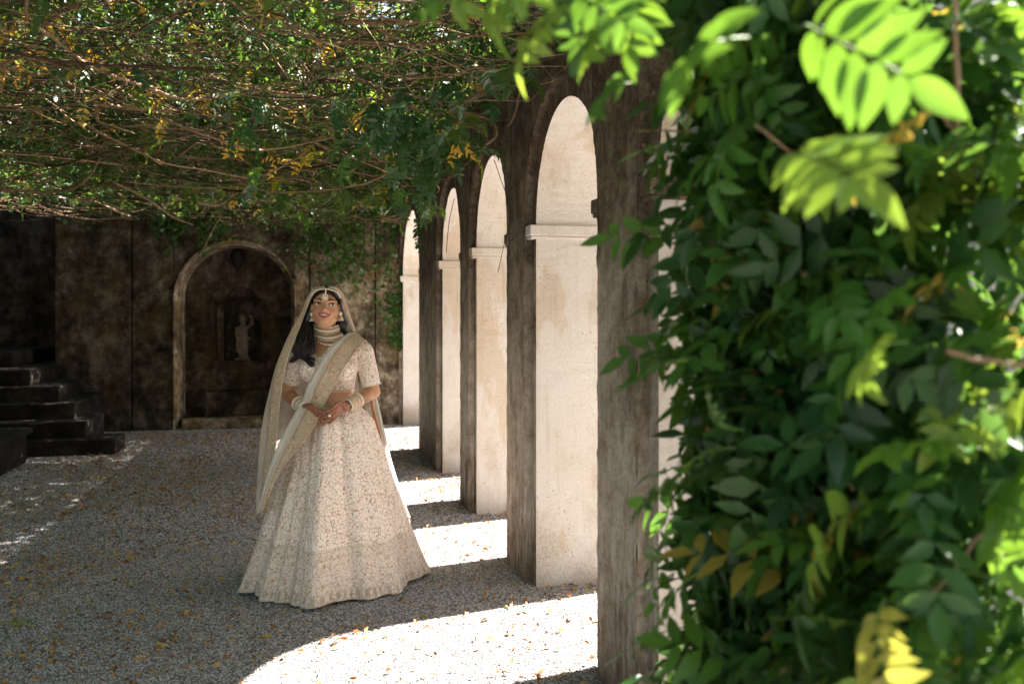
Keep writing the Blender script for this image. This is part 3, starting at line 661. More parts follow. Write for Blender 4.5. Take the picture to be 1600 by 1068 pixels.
# small leaves deeper inside
pts = []
for _ in range(2500):
    py = rng.uniform(-120, 1180); l = lb(py) + 120; px = l + (1900 - l) * rng.random(); q = at(px, py, rng.uniform(1.95, 2.25) if rng.random() < .7 else rng.uniform(1.5, 2.1)); q.x = min(q.x, XI - .05 - .25 * rng.random()); pts.append(q)
scatter_leaves('leaf_mass', [tuple(p) for p in pts], M_LEAFN if False else leaf_mat('wisteria_leaf_inner', [(0, (.010, .045, .014)), (.5, (.02, .08, .016)), (.96, (.05, .14, .02)), (.985, (.3, .2, .04)), (1, (.4, .26, .06))], .4, 'ATT'), near, 21, 4, .19, .068, 1.0, (.75, 1.2), 3, .6, kind='stuff')
M_TWG = simple('young_twig', (.20, .13, .075), .7, .3, .3, 30, .4)
for pts, r0 in [([(1480,545,1.25),(1530,556,1.25),(1600,562,1.25),(1680,560,1.25)], .0042), ([(1495,208,1.3),(1500,120,1.3),(1494,30,1.3),(1500,-60,1.3)], .0045), ([(1470,168,1.3),(1480,195,1.3),(1495,208,1.3)], .003),
                ([(1290,690,1.6),(1320,740,1.55),(1334,765,1.5)], .004), ([(1220,370,1.7),(1245,410,1.7),(1260,430,1.6)], .004), ([(1390,1000,1.8),(1400,800,1.75),(1395,640,1.8),(1420,450,1.9),(1400,200,1.9),(1450,-60,1.9)], .011),
                ([(1330,1068,1.9),(1350,850,1.85),(1310,700,1.9),(1290,450,1.95),(1240,200,1.9),(1200,-60,1.9)], .009), ([(1300,300,1.6),(1240,240,1.5),(1180,190,1.45)], .0035), ([(1540,830,1.35),(1500,880,1.35),(1450,930,1.35)], .003), ([(1330,1110,1.6),(1600,850,1.6)], .006),
                ([(1200,-60,1.5),(1050,-30,1.45),(900,-30,1.4),(760,-50,1.2),(660,-70,1.0)], .005)]:
    P = catmull([at(*q) for q in pts], 24); P = P + np.cumsum(rng.normal(0, .0008, P.shape), 0)
    tubes('stem', [(P, np.linspace(r0, r0 * .7, 24))], M_TWG, near, 7)
lst = []
for _ in range(90):
    py = rng.uniform(-60, 1100); px = lb(py) + 80 + rng.random() * 500; a = at(px, py, 1.9); dv = Vector(rng.normal(0, .12, 3)); lst.append((catmull([a, a + dv * .5 + Vector((0, 0, .02)), a + dv], 8), .002))
tubes('twigs', lst, M_TWG, near, 3, kind='stuff')

hg = thing('hedge', 'added hedge outside, a dark backdrop for gaps in the near wisteria', 'hedge', (4.6, 0, 0))  # made-up hedge, darkens the bright ground behind the leaf gaps
scatter_leaves('leaf_mass', [(rng.uniform(-.5, .5), rng.uniform(-4, 3.0), 2.6 * rng.random() ** .8) for _ in range(2600)], M_LEAFS, hg, 61, 3, .26, .13, .8, (.8, 1.3), 2, .8, kind='stuff')
tubes('stems', [(np.array([(0, y, 0), (rng.normal(0, .1), y + rng.normal(0, .1), 1.2), (rng.normal(0, .2), y, 2.3)]), .02) for y in np.arange(-3.8, 3, .4)], M_STEM2, hg, 5, kind='stuff')
# trees behind the end wall, and ones added outside the arcade to tone light
def tree(name, label, x, y, h, r, seed, n=1500, group=None):
    rr = np.random.default_rng(seed); t = thing(name, label, 'tree', (x, y, 0), 0, group)
    lst = [(catmull([(0, 0, 0), (.1, .05, h * .3), (-.05, .1, h * .6), (0, 0, h * .9)], 20), np.linspace(.16, .03, 20))]
    tubes('trunk', lst, M_STEM2, t, 9)
    lb_ = []; P = []
    for k in range(16):
        a = rr.uniform(0, 6.28); z0 = h * rr.uniform(.3, .7); e = np.array([math.cos(a) * r * .75, math.sin(a) * r * .75, z0 + r * rr.uniform(.1, .6)])
        lb_.append((catmull([(0, 0, z0), e * [.5, .5, 1] + [0, 0, -.2], e], 10), np.linspace(.05, .015, 10)))
        for _ in range(n // 16): P.append(e + rr.normal(0, r * .27, 3))
    tubes('limb', lb_, M_STEM2, t, 5, kind='stuff')
    scatter_leaves('crown', P, M_LEAFS, t, seed, 3, .32, .15, .8, (.7, 1.3), 2, .7, kind='stuff')
for k, (x, y, h, r, lab) in enumerate([(10.5, 6.5, 6, 2.2, 'leafy tree added beyond the arcade to tone the light'), (12.5, 2.0, 7, 2.4, 'leafy tree added far right outside the arcade to tone the light'), (-1.5, 17.5, 7, 2.4, 'tree behind the end wall above the recess'),
                                      (2.6, 17.2, 6.5, 2.2, 'tree behind the right end of the end wall'), (-5.5, 17.6, 7, 2.4, 'tree behind the far left corner of the court')]):
    tree('broadleaf_tree', lab, x, y, h, r, 50 + k, 900, 'trees outside the court')

# ------------------------------------------------------------------ solid modelling by distance fields
class Field:
    def __init__(s, lo, hi, h):
        s.lo = np.array(lo, float); s.h = h; s.n = np.ceil((np.array(hi) - s.lo) / h).astype(int) + 1
        s.F = np.full(tuple(s.n), .06, dtype=np.float32)
    def sub(s, lo, hi, m):
        a = np.clip(np.floor((np.array(lo) - m - s.lo) / s.h).astype(int), 0, s.n - 1); b = np.clip(np.ceil((np.array(hi) + m - s.lo) / s.h).astype(int) + 1, 1, s.n)
        if np.any(b <= a): return None, None
        g = np.meshgrid(*[s.lo[i] + s.h * np.arange(a[i], b[i], dtype=np.float32) for i in range(3)], indexing='ij')
        return tuple(slice(a[i], b[i]) for i in range(3)), np.stack(g, -1)
    def put(s, sl, d, k, op):
        f = s.F[sl]
        if op == 'sub': d = -d; h = np.clip(.5 - .5 * (d - f) / k, 0, 1) ; s.F[sl] = f * h + d * (1 - h) + k * h * (1 - h) if k > 0 else np.maximum(f, d); return
        h = np.clip(.5 + .5 * (f - d) / k, 0, 1); s.F[sl] = f * (1 - h) + d * h - k * h * (1 - h)
    def ell(s, c, r, k=.01, op='add', rot=None):
        c = np.array(c, float); r = np.array(r, float); sl, P = s.sub(c - r.max(), c + r.max(), k + .02)
        if sl is None: return
        Q = P - c
        if rot is not None: Q = Q @ np.array(Euler(rot).to_matrix())
        k0 = np.linalg.norm(Q / r, axis=-1); k1 = np.linalg.norm(Q / (r * r), axis=-1) + 1e-6
        s.put(sl, k0 * (k0 - 1) / k1, k, op)
    def cap(s, a, b, ra, rb, k=.01, op='add', flat=None):
        a = np.array(a, float); b = np.array(b, float); R_ = max(ra, rb); sl, P = s.sub(np.minimum(a, b) - R_, np.maximum(a, b) + R_, k + .02)
        if sl is None: return
        ab = b - a; Q = P - a; t = np.clip((Q @ ab) / (ab @ ab), 0, 1)
        s.put(sl, np.linalg.norm(Q - t[..., None] * ab, axis=-1) - (ra + (rb - ra) * t), k, op)
    def mesh(s):
        F_ = s.F; S = F_ < 0; C = np.zeros(tuple(s.n - 1), dtype=np.uint8)
        cs = [(i, j, k) for i in (0, 1) for j in (0, 1) for k in (0, 1)]
        for i, j, k in cs: C += S[i:s.n[0]-1+i, j:s.n[1]-1+j, k:s.n[2]-1+k]
        idx = np.argwhere((C > 0) & (C < 8)); val = np.stack([F_[idx[:, 0] + i, idx[:, 1] + j, idx[:, 2] + k] for i, j, k in cs], 1)
        acc = np.zeros((len(idx), 3)); cn = np.zeros(len(idx))
        for a in range(8):
            for b in range(a + 1, 8):
                d = np.array(cs[b]) - np.array(cs[a])
                if np.abs(d).sum() != 1: continue
                va, vb = val[:, a], val[:, b]; m = (va < 0) != (vb < 0); t = va / np.where(m, va - vb, 1)
                acc[m] += (np.array(cs[a]) + t[:, None] * d)[m]; cn[m] += 1
        V = s.lo + s.h * (idx + acc / np.maximum(cn, 1)[:, None])
        G = np.full(tuple(s.n - 1), -1, dtype=np.int32); G[tuple(idx.T)] = np.arange(len(idx)); Qs = []
        for ax in range(3):
            u, v = (ax + 1) % 3, (ax + 2) % 3
            A = np.moveaxis(S, (ax, u, v), (0, 1, 2)); g = np.moveaxis(G, (ax, u, v), (0, 1, 2))
            a0, a1 = A[:-1, 1:-1, 1:-1], A[1:, 1:-1, 1:-1]
            for m, fl in ((a0 & ~a1, False), (~a0 & a1, True)):
                e = np.argwhere(m); i, j, k = e[:, 0], e[:, 1] + 1, e[:, 2] + 1
                q = np.stack([g[i, j-1, k-1], g[i, j, k-1], g[i, j, k], g[i, j-1, k]], 1)
                Qs.append(q[:, ::-1] if fl else q)
        return V, np.vstack(Qs)
def relax(V, Q, it=2, lam=.5):
    n = len(V); E = np.vstack([Q[:, [0, 1]], Q[:, [1, 2]], Q[:, [2, 3]], Q[:, [3, 0]]]); E = np.vstack([E, E[:, ::-1]])
    deg = np.bincount(E[:, 0], minlength=n)[:, None]
    for _ in range(it):
        S_ = np.stack([np.bincount(E[:, 0], weights=V[E[:, 1], c], minlength=n) for c in range(3)], 1); V = V + lam * (S_ / np.maximum(deg, 1) - V)
    return V

# ------------------------------------------------------------------ statue in the niche
sy = YB + .75 + .13
sx = (-1.16 - .66) / 2
stt = thing('statue', 'small worn stone putto with one raised arm in the wall niche', 'statue', (sx, sy, .862))
def statue():
    f = Field((-.19, -.12, -.01), (.19, .12, .74), .006)
    f.ell((0, 0, .30), (.062, .045, .17), .02); f.ell((0, -.005, .41), (.068, .05, .08), .02); f.ell((.005, -.01, .20), (.07, .055, .09), .03)
    f.cap((-.025, 0, .2), (-.03, -.01, .03), .038, .026, .02); f.cap((.03, 0, .2), (.028, 0, .03), .04, .026, .02)
    f.cap((.0, 0, .46), (-.005, -.005, .53), .03, .03, .02); f.ell((-.012, -.012, .575), (.05, .052, .06), .01)
    for k in range(9): f.ell((-.012 + .045 * math.cos(k * .75), .005 + .01 * math.sin(k), .585 + .045 * math.sin(k * .7)), (.02, .03, .02), .008)
    f.ell((-.012, -.064, .57), (.008, .012, .012), .008); f.ell((-.03, -.058, .585), (.009, .006, .006), .004, 'sub'); f.ell((.008, -.058, .585), (.009, .006, .006), .004, 'sub')
    f.cap((.055, 0, .45), (.125, -.02, .50), .024, .02, .015); f.cap((.125, -.02, .50), (.115, -.03, .60), .02, .016, .01); f.ell((.10, -.03, .61), (.035, .022, .018), .01)
    f.cap((-.06, 0, .45), (-.10, -.02, .36), .024, .02, .015); f.cap((-.10, -.02, .36), (-.05, -.06, .33), .02, .016, .01)
    f.cap((-.09, -.03, .44), (-.06, -.03, .12), .02, .03, .02); f.cap((.08, .01, .30), (-.04, -.05, .20), .02, .022, .015); f.cap((.02, .0, .22), (.05, -.01, .04), .025, .03, .015)
    V, Q = f.mesh(); V = relax(V, Q, 1); return link('figure', mesh_np('figure', V, [Q], [M_STAT], smooth=True), stt)
statue()
m = MB(); m.box((-.11, -.09, -.002), (.11, .09, .028)); bevel(m.build('plinth', M_STAT, stt), .006)
orn = thing('hanging_ornament', 'dark tapering ornament hanging at the top of the arched recess', 'ornament', at(372, 400, 12.75))
lst = []
prof = [(.0, .10), (.05, .09), (.085, .04), (.095, -.01), (.08, -.07), (.055, -.13), (.03, -.19), (.012, -.23), (0.001, -.25)]
P = np.array([[(r_ * (1 + .08 * math.cos(6 * a)) * math.cos(a), r_ * (1 + .08 * math.cos(6 * a)) * math.sin(a), z) for a in np.linspace(0, 2 * math.pi, 24, endpoint=False)] for r_, z in prof])
V, Q = grid_np(P, True); link('body', mesh_np('body', V, [Q], [M_DARK], smooth=True), orn)
tubes('bracket', [(catmull([(0, 0, .09), (0, .04, .14), (0, .2, .16), (0, .62, .14)], 12), .012)], M_DARK, orn, 6)

# ------------------------------------------------------------------ the bride
D0 = 5.25; XC0 = (512 - CX) / F * D0
base = Vector((XC0 * ct + D0 * st, -XC0 * st + D0 * ct, 0))
per = thing('person', 'woman in ivory embroidered lehenga, sheer veil and choker with hands clasped, smiling up', 'person', base, -TH)
def L(px, py, Y=0.0):
    d = D0 + Y; return np.array([(px - CX) / F * d - XC0, Y, EH - (py - HY) / F * d])

# materials of the clothes
def embroidered(name, base_c, scale=34, dens=.5, border=False, gold=False, obj=True, hem=None):
    t = NT(name); v = t.co('Object') if obj else t.co('UV')
    w = t.n('ShaderNodeVectorMath', operation='ADD'); nz = t.noise(v, 14, 2, col=True)
    s_ = t.n('ShaderNodeVectorMath', operation='SCALE'); s_.inputs['Scale'].default_value = .018; t.c(nz, s_.inputs[0]); t.c(v, w.inputs[0]); t.c(s_.outputs[0], w.inputs[1]); vw = w.outputs[0]
    c = t.mix(.3, base_c, t.ramp(t.noise(v, 3, 3), [(.3, .35), (.7, .6)]), 'OVERLAY')
    gr = t.noise(v, 150, 3, .7)
    # winding stems
    e = t.vor(vw, scale * .75, 'DISTANCE_TO_EDGE'); em = t.ramp(e, [(.02, 1), (.065, 0)]); c = t.mix(t.math('MULTIPLY', em, t.ramp(t.noise(v, 30, 2), [(.42, .1), (.55, .8)])), c, (.40, .30, .20))
    # small leaves
    d2 = t.vor(t.map(vw, (1, 1, .8), (.3, .1, .2)), scale * 2.2); k2 = t.sep(t.vor(t.map(vw, (1, 1, .8), (.3, .1, .2)), scale * 2.2, out='Color'))[0]
    lf = t.ramp(k2, [(0, (.26, .24, .16)), (.40, (.42, .30, .19)), (.68, (.50, .27, .20)), (.9, (.66, .6, .5))], 'CONSTANT')
    c = t.mix(t.math('MULTIPLY', t.ramp(d2, [(.26, .85), (.40, 0)]), t.ramp(k2, [(.12, 0), (.16, 1)])), c, lf)
    # blossoms
    d1 = t.vor(vw, scale); k1 = t.sep(t.vor(vw, scale, out='Color'))
    fl = t.ramp(k1[0], [(0, (.50, .16, .14)), (.33, (.60, .28, .21)), (.55, (.48, .34, .19)), (.78, (.58, .24, .23))], 'CONSTANT')
    fm = t.math('MULTIPLY', t.ramp(d1, [(.22, 1), (.33, 0)]), t.ramp(k1[1], [(1 - dens - .01, 0), (1 - dens, .9)]))
    c = t.mix(fm, c, fl); c = t.mix(t.math('MULTIPLY', t.ramp(d1, [(.06, 1), (.1, 0)]), fm), c, (.75, .6, .4))
    seq = t.vor(v, 170); sq = t.math('MULTIPLY', t.ramp(seq, [(.2, 1), (.3, 0)]), t.ramp(t.sep(t.vor(v, 170, out='Color'))[1], [(.86, 0), (.88, 1)]))
    rough = .55
    if hem is not None:                                # bands towards the hem: along the second UV axis (metres above the ground)
        z = t.sep(t.co('UV'))[1]
        zz = t.math('ADD', z, t.math('MULTIPLY', t.math('SUBTRACT', t.noise(v, 6, 2), .5), .02))
        band = t.ramp(zz, [(.0, 1), (.27, 1), (.285, 0)], 'LINEAR')
        c = t.mix(t.math('MULTIPLY', band, .24), c, (.36, .26, .18))
        lines = t.ramp(zz, [(0, .9), (.02, .2), (.055, .1), (.06, .95), (.067, .1), (.10, .1), (.105, .8), (.112, 0), (.215, 0), (.22, .9), (.228, .2), (.258, .1), (.263, .9), (.27, 0)])
        c = t.mix(t.math('MULTIPLY', lines, .55), c, t.ramp(t.noise(v, 260, 2), [(.45, (.20, .15, .09)), (.6, (.75, .66, .5))]))
        ch = t.n('ShaderNodeTexWave', wave_type='BANDS', bands_direction='X', wave_profile='TRI'); t.c(t.co('UV'), ch.inputs[0]); ch.inputs['Scale'].default_value = 9; ch.inputs['Distortion'].default_value = 1.2
        cm = t.math('MULTIPLY', t.ramp(zz, [(.01, 0), (.022, 1), (.052, 1), (.058, 0)]), t.ramp(ch.outputs['Fac'], [(.45, 0), (.6, 1)]))
        c = t.mix(t.math('MULTIPLY', cm, .5), c, (.24, .19, .13))
    if gold:
        c = t.mix(.6, c, t.ramp(gr, [(.35, (.20, .145, .085)), (.5, (.42, .32, .21)), (.68, (.78, .68, .52))]))
        fm2 = t.math('MULTIPLY', t.ramp(d1, [(.3, 1), (.42, 0)]), t.ramp(k1[1], [(.5, 0), (.51, .8)])); c = t.mix(fm2, c, fl)
        sq = t.math('MULTIPLY', t.ramp(seq, [(.25, 1), (.35, 0)]), t.ramp(t.sep(t.vor(v, 170, out='Color'))[1], [(.7, 0), (.72, 1)]))
    c = t.mix(sq, c, (.85, .8, .7))
    h = t.math('ADD', t.math('ADD', fm, em), gr)
    m = t.done(c, t.math('SUBTRACT', rough, t.math('MULTIPLY', sq, .35)), t.bump(h, .5, .004), .35)
    t.c(t.math('MULTIPLY', sq, .7), t.b.inputs['Metallic'])
    return m
M_SKIRT = embroidered('ivory_embroidery', (.87, .75, .67), 50, .62, hem=1)
M_BLOUSE = embroidered('ivory_blouse', (.87, .75, .67), 52, .6)
M_BAND = embroidered('gold_border', (.52, .41, .29), 40, .5, gold=True)
M_BAND2 = embroidered('dark_gold_border', (.34, .27, .18), 60, .2, gold=True)
def net(name, col, alpha, tr=.3):
    t = NT(name); t.done(col, .7, None, .2)
    tl = t.n('ShaderNodeBsdfTranslucent'); t.c(col, tl.inputs['Color']); tp = t.n('ShaderNodeBsdfTransparent')
    a = t.n('ShaderNodeMixShader'); a.inputs[0].default_value = tr; t.t.links.new(t.b.outputs[0], a.inputs[1]); t.t.links.new(tl.outputs[0], a.inputs[2])
    b = t.n('ShaderNodeMixShader'); d = t.vor(t.co(), 45); al = t.math('MAXIMUM', t.math('ADD', alpha, t.math('MULTIPLY', t.math('SUBTRACT', t.noise(t.map(t.co(), (12, 12, 1)), 4, 3), .5), .3)), t.math('MULTIPLY', t.ramp(d, [(.06, 1), (.09, 0)]), t.ramp(t.sep(t.vor(t.co(), 45, out='Color'))[0], [(.7, 0), (.72, .9)])), )
    t.c(al, b.inputs[0]); t.t.links.new(tp.outputs[0], b.inputs[1]); t.t.links.new(a.outputs[0], b.inputs[2]); t.t.links.new(b.outputs[0], t.out.inputs[0]); return t.m
M_VEIL = net('ivory_net', (.74, .66, .57), .42); M_NET = net('white_net', (.74, .70, .64), .80); M_NET2 = net('white_net_side', (.78, .74, .68), .82, .4)
def skin_mat():
    t = NT('skin'); v = t.co(); c = t.mix(.25, (.50, .265, .150), t.ramp(t.noise(v, 30, 3), [(.3, .4), (.7, .6)]), 'OVERLAY')
    hn = t.attr('henna'); pat = t.ramp(t.vor(v, 120, 'DISTANCE_TO_EDGE'), [(.06, 1), (.16, .35)]); c = t.mix(t.math('MULTIPLY', hn, pat), c, (.15, .035, .018))
    c = t.mix(t.attr('lip'), c, (.36, .085, .075)); c = t.mix(t.attr('brow'), c, (.02, .012, .009)); c = t.mix(t.attr('blush'), c, (.45, .17, .10))
    m = t.done(c, .42, None, .4); t.b.inputs['Subsurface Weight'].default_value = .08; t.b.inputs['Subsurface Radius'].default_value = (.02, .008, .004); t.b.inputs['Subsurface Scale'].default_value = .3; return m
M_SKIN = skin_mat()
M_HAIR = simple('black_hair', (.012, .009, .008), .38, .5, .3, 80, .2)
M_GOLD = simple('gold_beads', (.62, .47, .30), .32, .5, .35, 180, .3, Metallic=.55); M_PEARL = simple('pearl_stone', (.78, .70, .60), .25, .6, .15, 200, .2)
M_EYE = simple('eye_white', (.75, .72, .68), .25, .5, .03, 20, 0); M_IRIS = simple('iris', (.03, .015, .008), .15, .6, .1, 50, 0); M_TEETH = simple('teeth', (.82, .78, .72), .3, .5, .03, 20, 0); M_LASH = simple('lash_line', (.012, .008, .007), .5, .2, .1, 20, 0)

# ---- body
hx, hz = L(510, 480)[0], L(510, 480)[2]               # head centre
HR = np.array(Euler((R(-3), R(3), R(8))).to_matrix())
def H(x, y, z): return tuple(HR @ np.array([x, y, z]) + [hx, -.02, hz])
Rs, Re, Rw, Rk, Rt = L(466, 558), L(450, 616, .03), L(476, 637, -.155), L(493, 645, -.20), L(512, 655, -.215)
Ls, Le, Lw, Lk, Lt = L(567, 551), L(583, 612, .0), L(543, 633, -.15), L(526, 641, -.195), L(508, 652, -.232)
wx = L(515, 620)[0]
def torso(f, o=0.0):
    cx = L(515, 560)[0]; zc = L(0, 565)[2]
    f.ell((cx, .03, zc), (.150 + o, .105 + o, .15 + o), .03)
    f.ell((cx, .035, zc - .12), (.128 + o, .098 + o, .13 + o), .04)
    f.cap(Rs + [.035, .035, .005], Ls + [-.035, .035, .005], .058 + o, .058 + o, .03)
    f.ell(L(489, 577, -.055), (.070 + o, .068 + o, .068 + o), .03); f.ell(L(536, 577, -.055), (.070 + o, .068 + o, .068 + o), .03)
body_f = Field((-.42, -.33, .70), (.42, .22, 1.74), .0032)
f = body_f; torso(f)
f.ell((wx, .03, .99), (.142, .105, .12), .05); f.ell((wx, .03, .86), (.17, .12, .14), .05)
nk = L(511, 520)
f.cap((nk[0], .02, nk[2] + .04), (nk[0], .035, nk[2] - .09), .047, .052, .02)
f.cap(np.array([nk[0] - .02, .04, nk[2] - .06]), Rs + [.02, .04, .02], .045, .045, .03); f.cap(np.array([nk[0] + .02, .04, nk[2] - .06]), Ls + [-.02, .04, .02], .045, .045, .03)
for S_, E_, W_ in ((Rs, Re, Rw), (Ls, Le, Lw)):
    f.cap(S_ + [0, .03, 0], E_, .047, .037, .012); f.cap(E_, W_, .037, .0235, .012); f.ell((E_ * .7 + W_ * .3), (.037, .037, .035), .015)
# head
f.ell(H(0, .03, .028), (.070, .094, .088), .01); f.ell(H(0, -.018, -.025), (.064, .072, .080), .03); f.ell(H(0, -.052, -.094), (.024, .023, .022), .03)
for s in (-1, 1):
    f.cap(H(s * .046, 0, -.055), H(s * .012, -.05, -.096), .024, .018, .03); f.ell(H(s * .036, -.057, -.034), (.026, .024, .024), .02)
    f.ell(H(s * .079 * .93, .012, -.002), (.010, .020, .030), .006)
    f.ell(H(s * .0385, -.101, .013), (.022, .020, .0125), .012, 'sub')
    f.cap(H(s * .016, -.084, .031), H(s * .058, -.070, .033), .010, .007, .012)
    f.ell(H(s * .0125, -.098, -.024), (.0095, .010, .0085), .006)
f.cap(H(0, -.082, .022), H(0, -.106, -.016), .0085, .0115, .010); f.ell(H(0, -.110, -.020), (.0115, .010, .0095), .006)
MZ = -.050                                            # mouth line, open smile curving up at the ends
f.ell(H(0, -.080, MZ), (.036, .018, .026), .02)
def mcurve(t, dz, up): return H(.030 * t, -.099 + .021 * t * t, MZ + dz + up * t * t)
for k in range(10):
    a, b = -1 + k * .2, -.8 + k * .2
    f.cap(mcurve(a, .0085, .001), mcurve(b, .0085, .001), .0036, .0036, .003); f.cap(mcurve(a, -.0085, .0115), mcurve(b, -.0085, .0115), .0052, .0052, .003)
for k in range(9): t_ = -.8 + k * .2; f.ell(mcurve(t_, .0005, .006), (.0055, .013, .0042 * (1.25 - abs(t_))), .002, 'sub')
# hands: palm, four unequal fingers and a thumb each
def hand(W_, K_, T_, side, curl):
    W_, K_, T_ = map(np.array, (W_, K_, T_)); ax = K_ - W_; ax /= np.linalg.norm(ax)
    up = np.array([0, -.30, .95]); wd = np.cross(ax, np.cross(up, ax)); wd /= np.linalg.norm(wd); nrm = np.cross(ax, wd)
    if nrm[1] > 0: nrm = -nrm                          # back of the hand towards the lens
    f.cap(W_, W_ + ax * .02, .0235, .023, .01)
    for k, o_ in enumerate((.024, .008, -.008, -.023)): f.cap(W_ + ax * .012 + wd * o_ * .6, K_ + wd * o_, .0135, .0105, .007)
    for k, (o_, ln) in enumerate(((.027, .84), (.0095, 1.0), (-.0085, .95), (-.0255, .76))):
        a = K_ + wd * o_; d1 = T_ - K_; d1 = d1 / np.linalg.norm(d1); d1 = d1 + wd * (o_ * 2.5 - .10 * k) ; d1 /= np.linalg.norm(d1)
        b = a + d1 * .040 * ln + nrm * .004; d2 = d1 - nrm * curl - wd * .18; d2 /= np.linalg.norm(d2); c_ = b + d2 * .026 * ln; d3 = d2 - nrm * curl * .8 - wd * .1; d3 /= np.linalg.norm(d3); e = c_ + d3 * .020 * ln
        f.cap(a, b, .0098, .0088, .0025); f.cap(b, c_, .0088, .0080, .002); f.cap(c_, e, .0080, .0066, .002)
    a = W_ + ax * .020 + wd * .018; b = W_ + ax * .050 + wd * .040 + nrm * .008; c_ = b + ax * .028 + wd * .002 + nrm * .004; e = c_ + ax * .022 - wd * .008
    f.cap(a, b, .0145, .0115, .008); f.cap(b, c_, .0108, .0098, .003); f.cap(c_, e, .0098, .0078, .002)
hand(Rw, Rk, Rt, -1, .35); hand(Lw, Lk, Lt, 1, .45)
V, Q = f.mesh(); V = relax(V, Q, 1, .4)
bme = mesh_np('body', V, [Q], [M_SKIN], smooth=True)
X, Y, Z = V[:, 0], V[:, 1], V[:, 2]
dk = np.minimum(np.linalg.norm(V - Rk, axis=1), np.linalg.norm(V - Lk, axis=1)); arm = np.minimum(np.linalg.norm(V - Rw, axis=1), np.linalg.norm(V - Lw, axis=1))
attr(bme, 'henna', np.clip(1 - (np.minimum(dk, arm) - .07) / .10, 0, 1) * ((Z < 1.12) & (Y < .04) & ((Y < -.09) | (np.abs(X - wx) > .15))))
VL = (V - [hx, -.02, hz]) @ HR; HX, HY_, HZ = VL[:, 0], VL[:, 1], VL[:, 2]
lx, lz = HX / .030, HZ - MZ
tt = lx ** 2
up_l = np.abs(lz - (.0088 + .001 * tt)) < .0047; lo_l = np.abs(lz - (-.0088 + .0115 * tt)) < .0058
attr(bme, 'lip', ((up_l | lo_l) & (np.abs(lx) < 1.12) & (HY_ < -.06) & (np.abs(HX) < .04)).astype(float))
bx = np.abs(HX); bz = HZ - .010
attr(bme, 'brow', np.clip(((np.abs(bz - (.0255 + .006 * np.sin(np.clip((bx - .016) / .046, 0, 1) * 2.7))) < .0046 * (1.25 - (bx - .014) / .06)) & (bx > .017) & (bx < .060) & (HY_ < -.02)).astype(float), 0, 1) * .95)
attr(bme, 'blush', np.clip(1 - np.linalg.norm((VL - [0, -.07, -.03]) * [0, 1, 1] + np.stack([(bx - .045), 0 * bx, 0 * bx], 1), axis=1) / .025, 0, 1) * .4)
link('body', bme, per)
def ball(name, c, r, mat, parent, sc_=(1, 1, 1), n=14, rot=None):
    u = np.linspace(0.001, math.pi - .001, n); v = np.linspace(0, 2 * math.pi, n * 2, endpoint=False)
    P = np.stack([np.outer(np.sin(u), np.cos(v)) * sc_[0], np.outer(np.sin(u), np.sin(v)) * sc_[1], np.outer(np.cos(u), np.ones_like(v)) * sc_[2]], -1) * r + np.array(c)
    V_, Q_ = grid_np(P, True); return V_, Q_[:, ::-1]
for s in (-1, 1):
    c = np.array(H(s * .0385, -.0725, .012)); V_, Q_ = ball('', c, .0145, None, None, (1.12, 1, .66)); e = link('eye', mesh_np('eye', V_, [Q_], [M_EYE], smooth=True), per)
    gz = HR @ np.array([.0026, -.0122, .0018]); V_, Q_ = ball('', c + gz, .0068, None, None, (1, .5, 1)); link('iris', mesh_np('iris', V_, [Q_], [M_IRIS], smooth=True), e)
    def lid(z0, h_): return [c + HR @ np.array([x, -.0135 + 11 * x * x * 2, z0 + h_ * (1 - (x / .0178) ** 2)]) for x in np.linspace(-.0178, .0178, 9)]
    tubes('eyelid', [(lid(.0005, .0075), np.array([.0010, .0016, .002, .0021, .0021, .0022, .0022, .002, .0014]))], M_LASH, per, 6)
    tubes('eyelid', [(lid(-.001, -.0060), .0011)], M_LASH, per, 5)
P = np.array([[np.array(mcurve(t_, .0025 + dz, .005)) + [0, .006, 0] for t_ in np.linspace(-.75, .75, 13)] for dz in (.004, .000, -.0042)]); V_, Q_ = grid_np(P)
link('teeth', mesh_np('teeth', V_, [Q_], [M_TEETH], smooth=True), per)

# ---- blouse
g = Field((-.42, -.30, 1.02), (.42, .20, 1.50), .004); torso(g, .008)
g.cap(Rs + [0, .03, .0], Rs * .12 + Re * .88, .056, .050, .02); g.cap(Ls + [0, .03, .0], Ls * .12 + Le * .88, .057, .052, .02)
ii = np.indices(g.F.shape); GX = g.lo[0] + g.h * ii[0]; GY = g.lo[1] + g.h * ii[1]; GZ = g.lo[2] + g.h * ii[2]
zb = L(0, 612)[2]
inner = np.abs(GX - wx) < .155
cut = np.where(inner, zb - GZ, -1).astype(np.float32)
# sleeve ends
for S_, E_ in ((Rs, Re), (Ls, Le)):
    ax = (E_ - S_); ln = np.linalg.norm(ax); ax = ax / ln; tpos = (GX - S_[0]) * ax[0] + (GY - S_[1]) * ax[1] + (GZ - S_[2]) * ax[2]
    m = (np.abs(GX - wx) >= .155) & (np.sign(GX - wx) == np.sign(S_[0] - wx)); cut = np.where(m, tpos - ln * (.70 if S_[0] < 0 else .84), cut)
vn = L(503, 556)
neck = np.where(GZ > vn[2], (GZ - vn[2]) * .75 + .012 - np.abs(GX - vn[0]), -1).astype(np.float32)
neck = np.where(GY > .12, -1, neck)
neck = np.minimum(neck, .16 - np.abs(GX - vn[0]))
g.F = np.maximum(np.maximum(g.F, cut), neck)
cr = .0016 * np.sin(GZ * 160 + 30 * GX + 4 * np.sin(GX * 40)) * np.clip((GY + .05) * -6, 0, 1)
g.F += cr.astype(np.float32) * .6
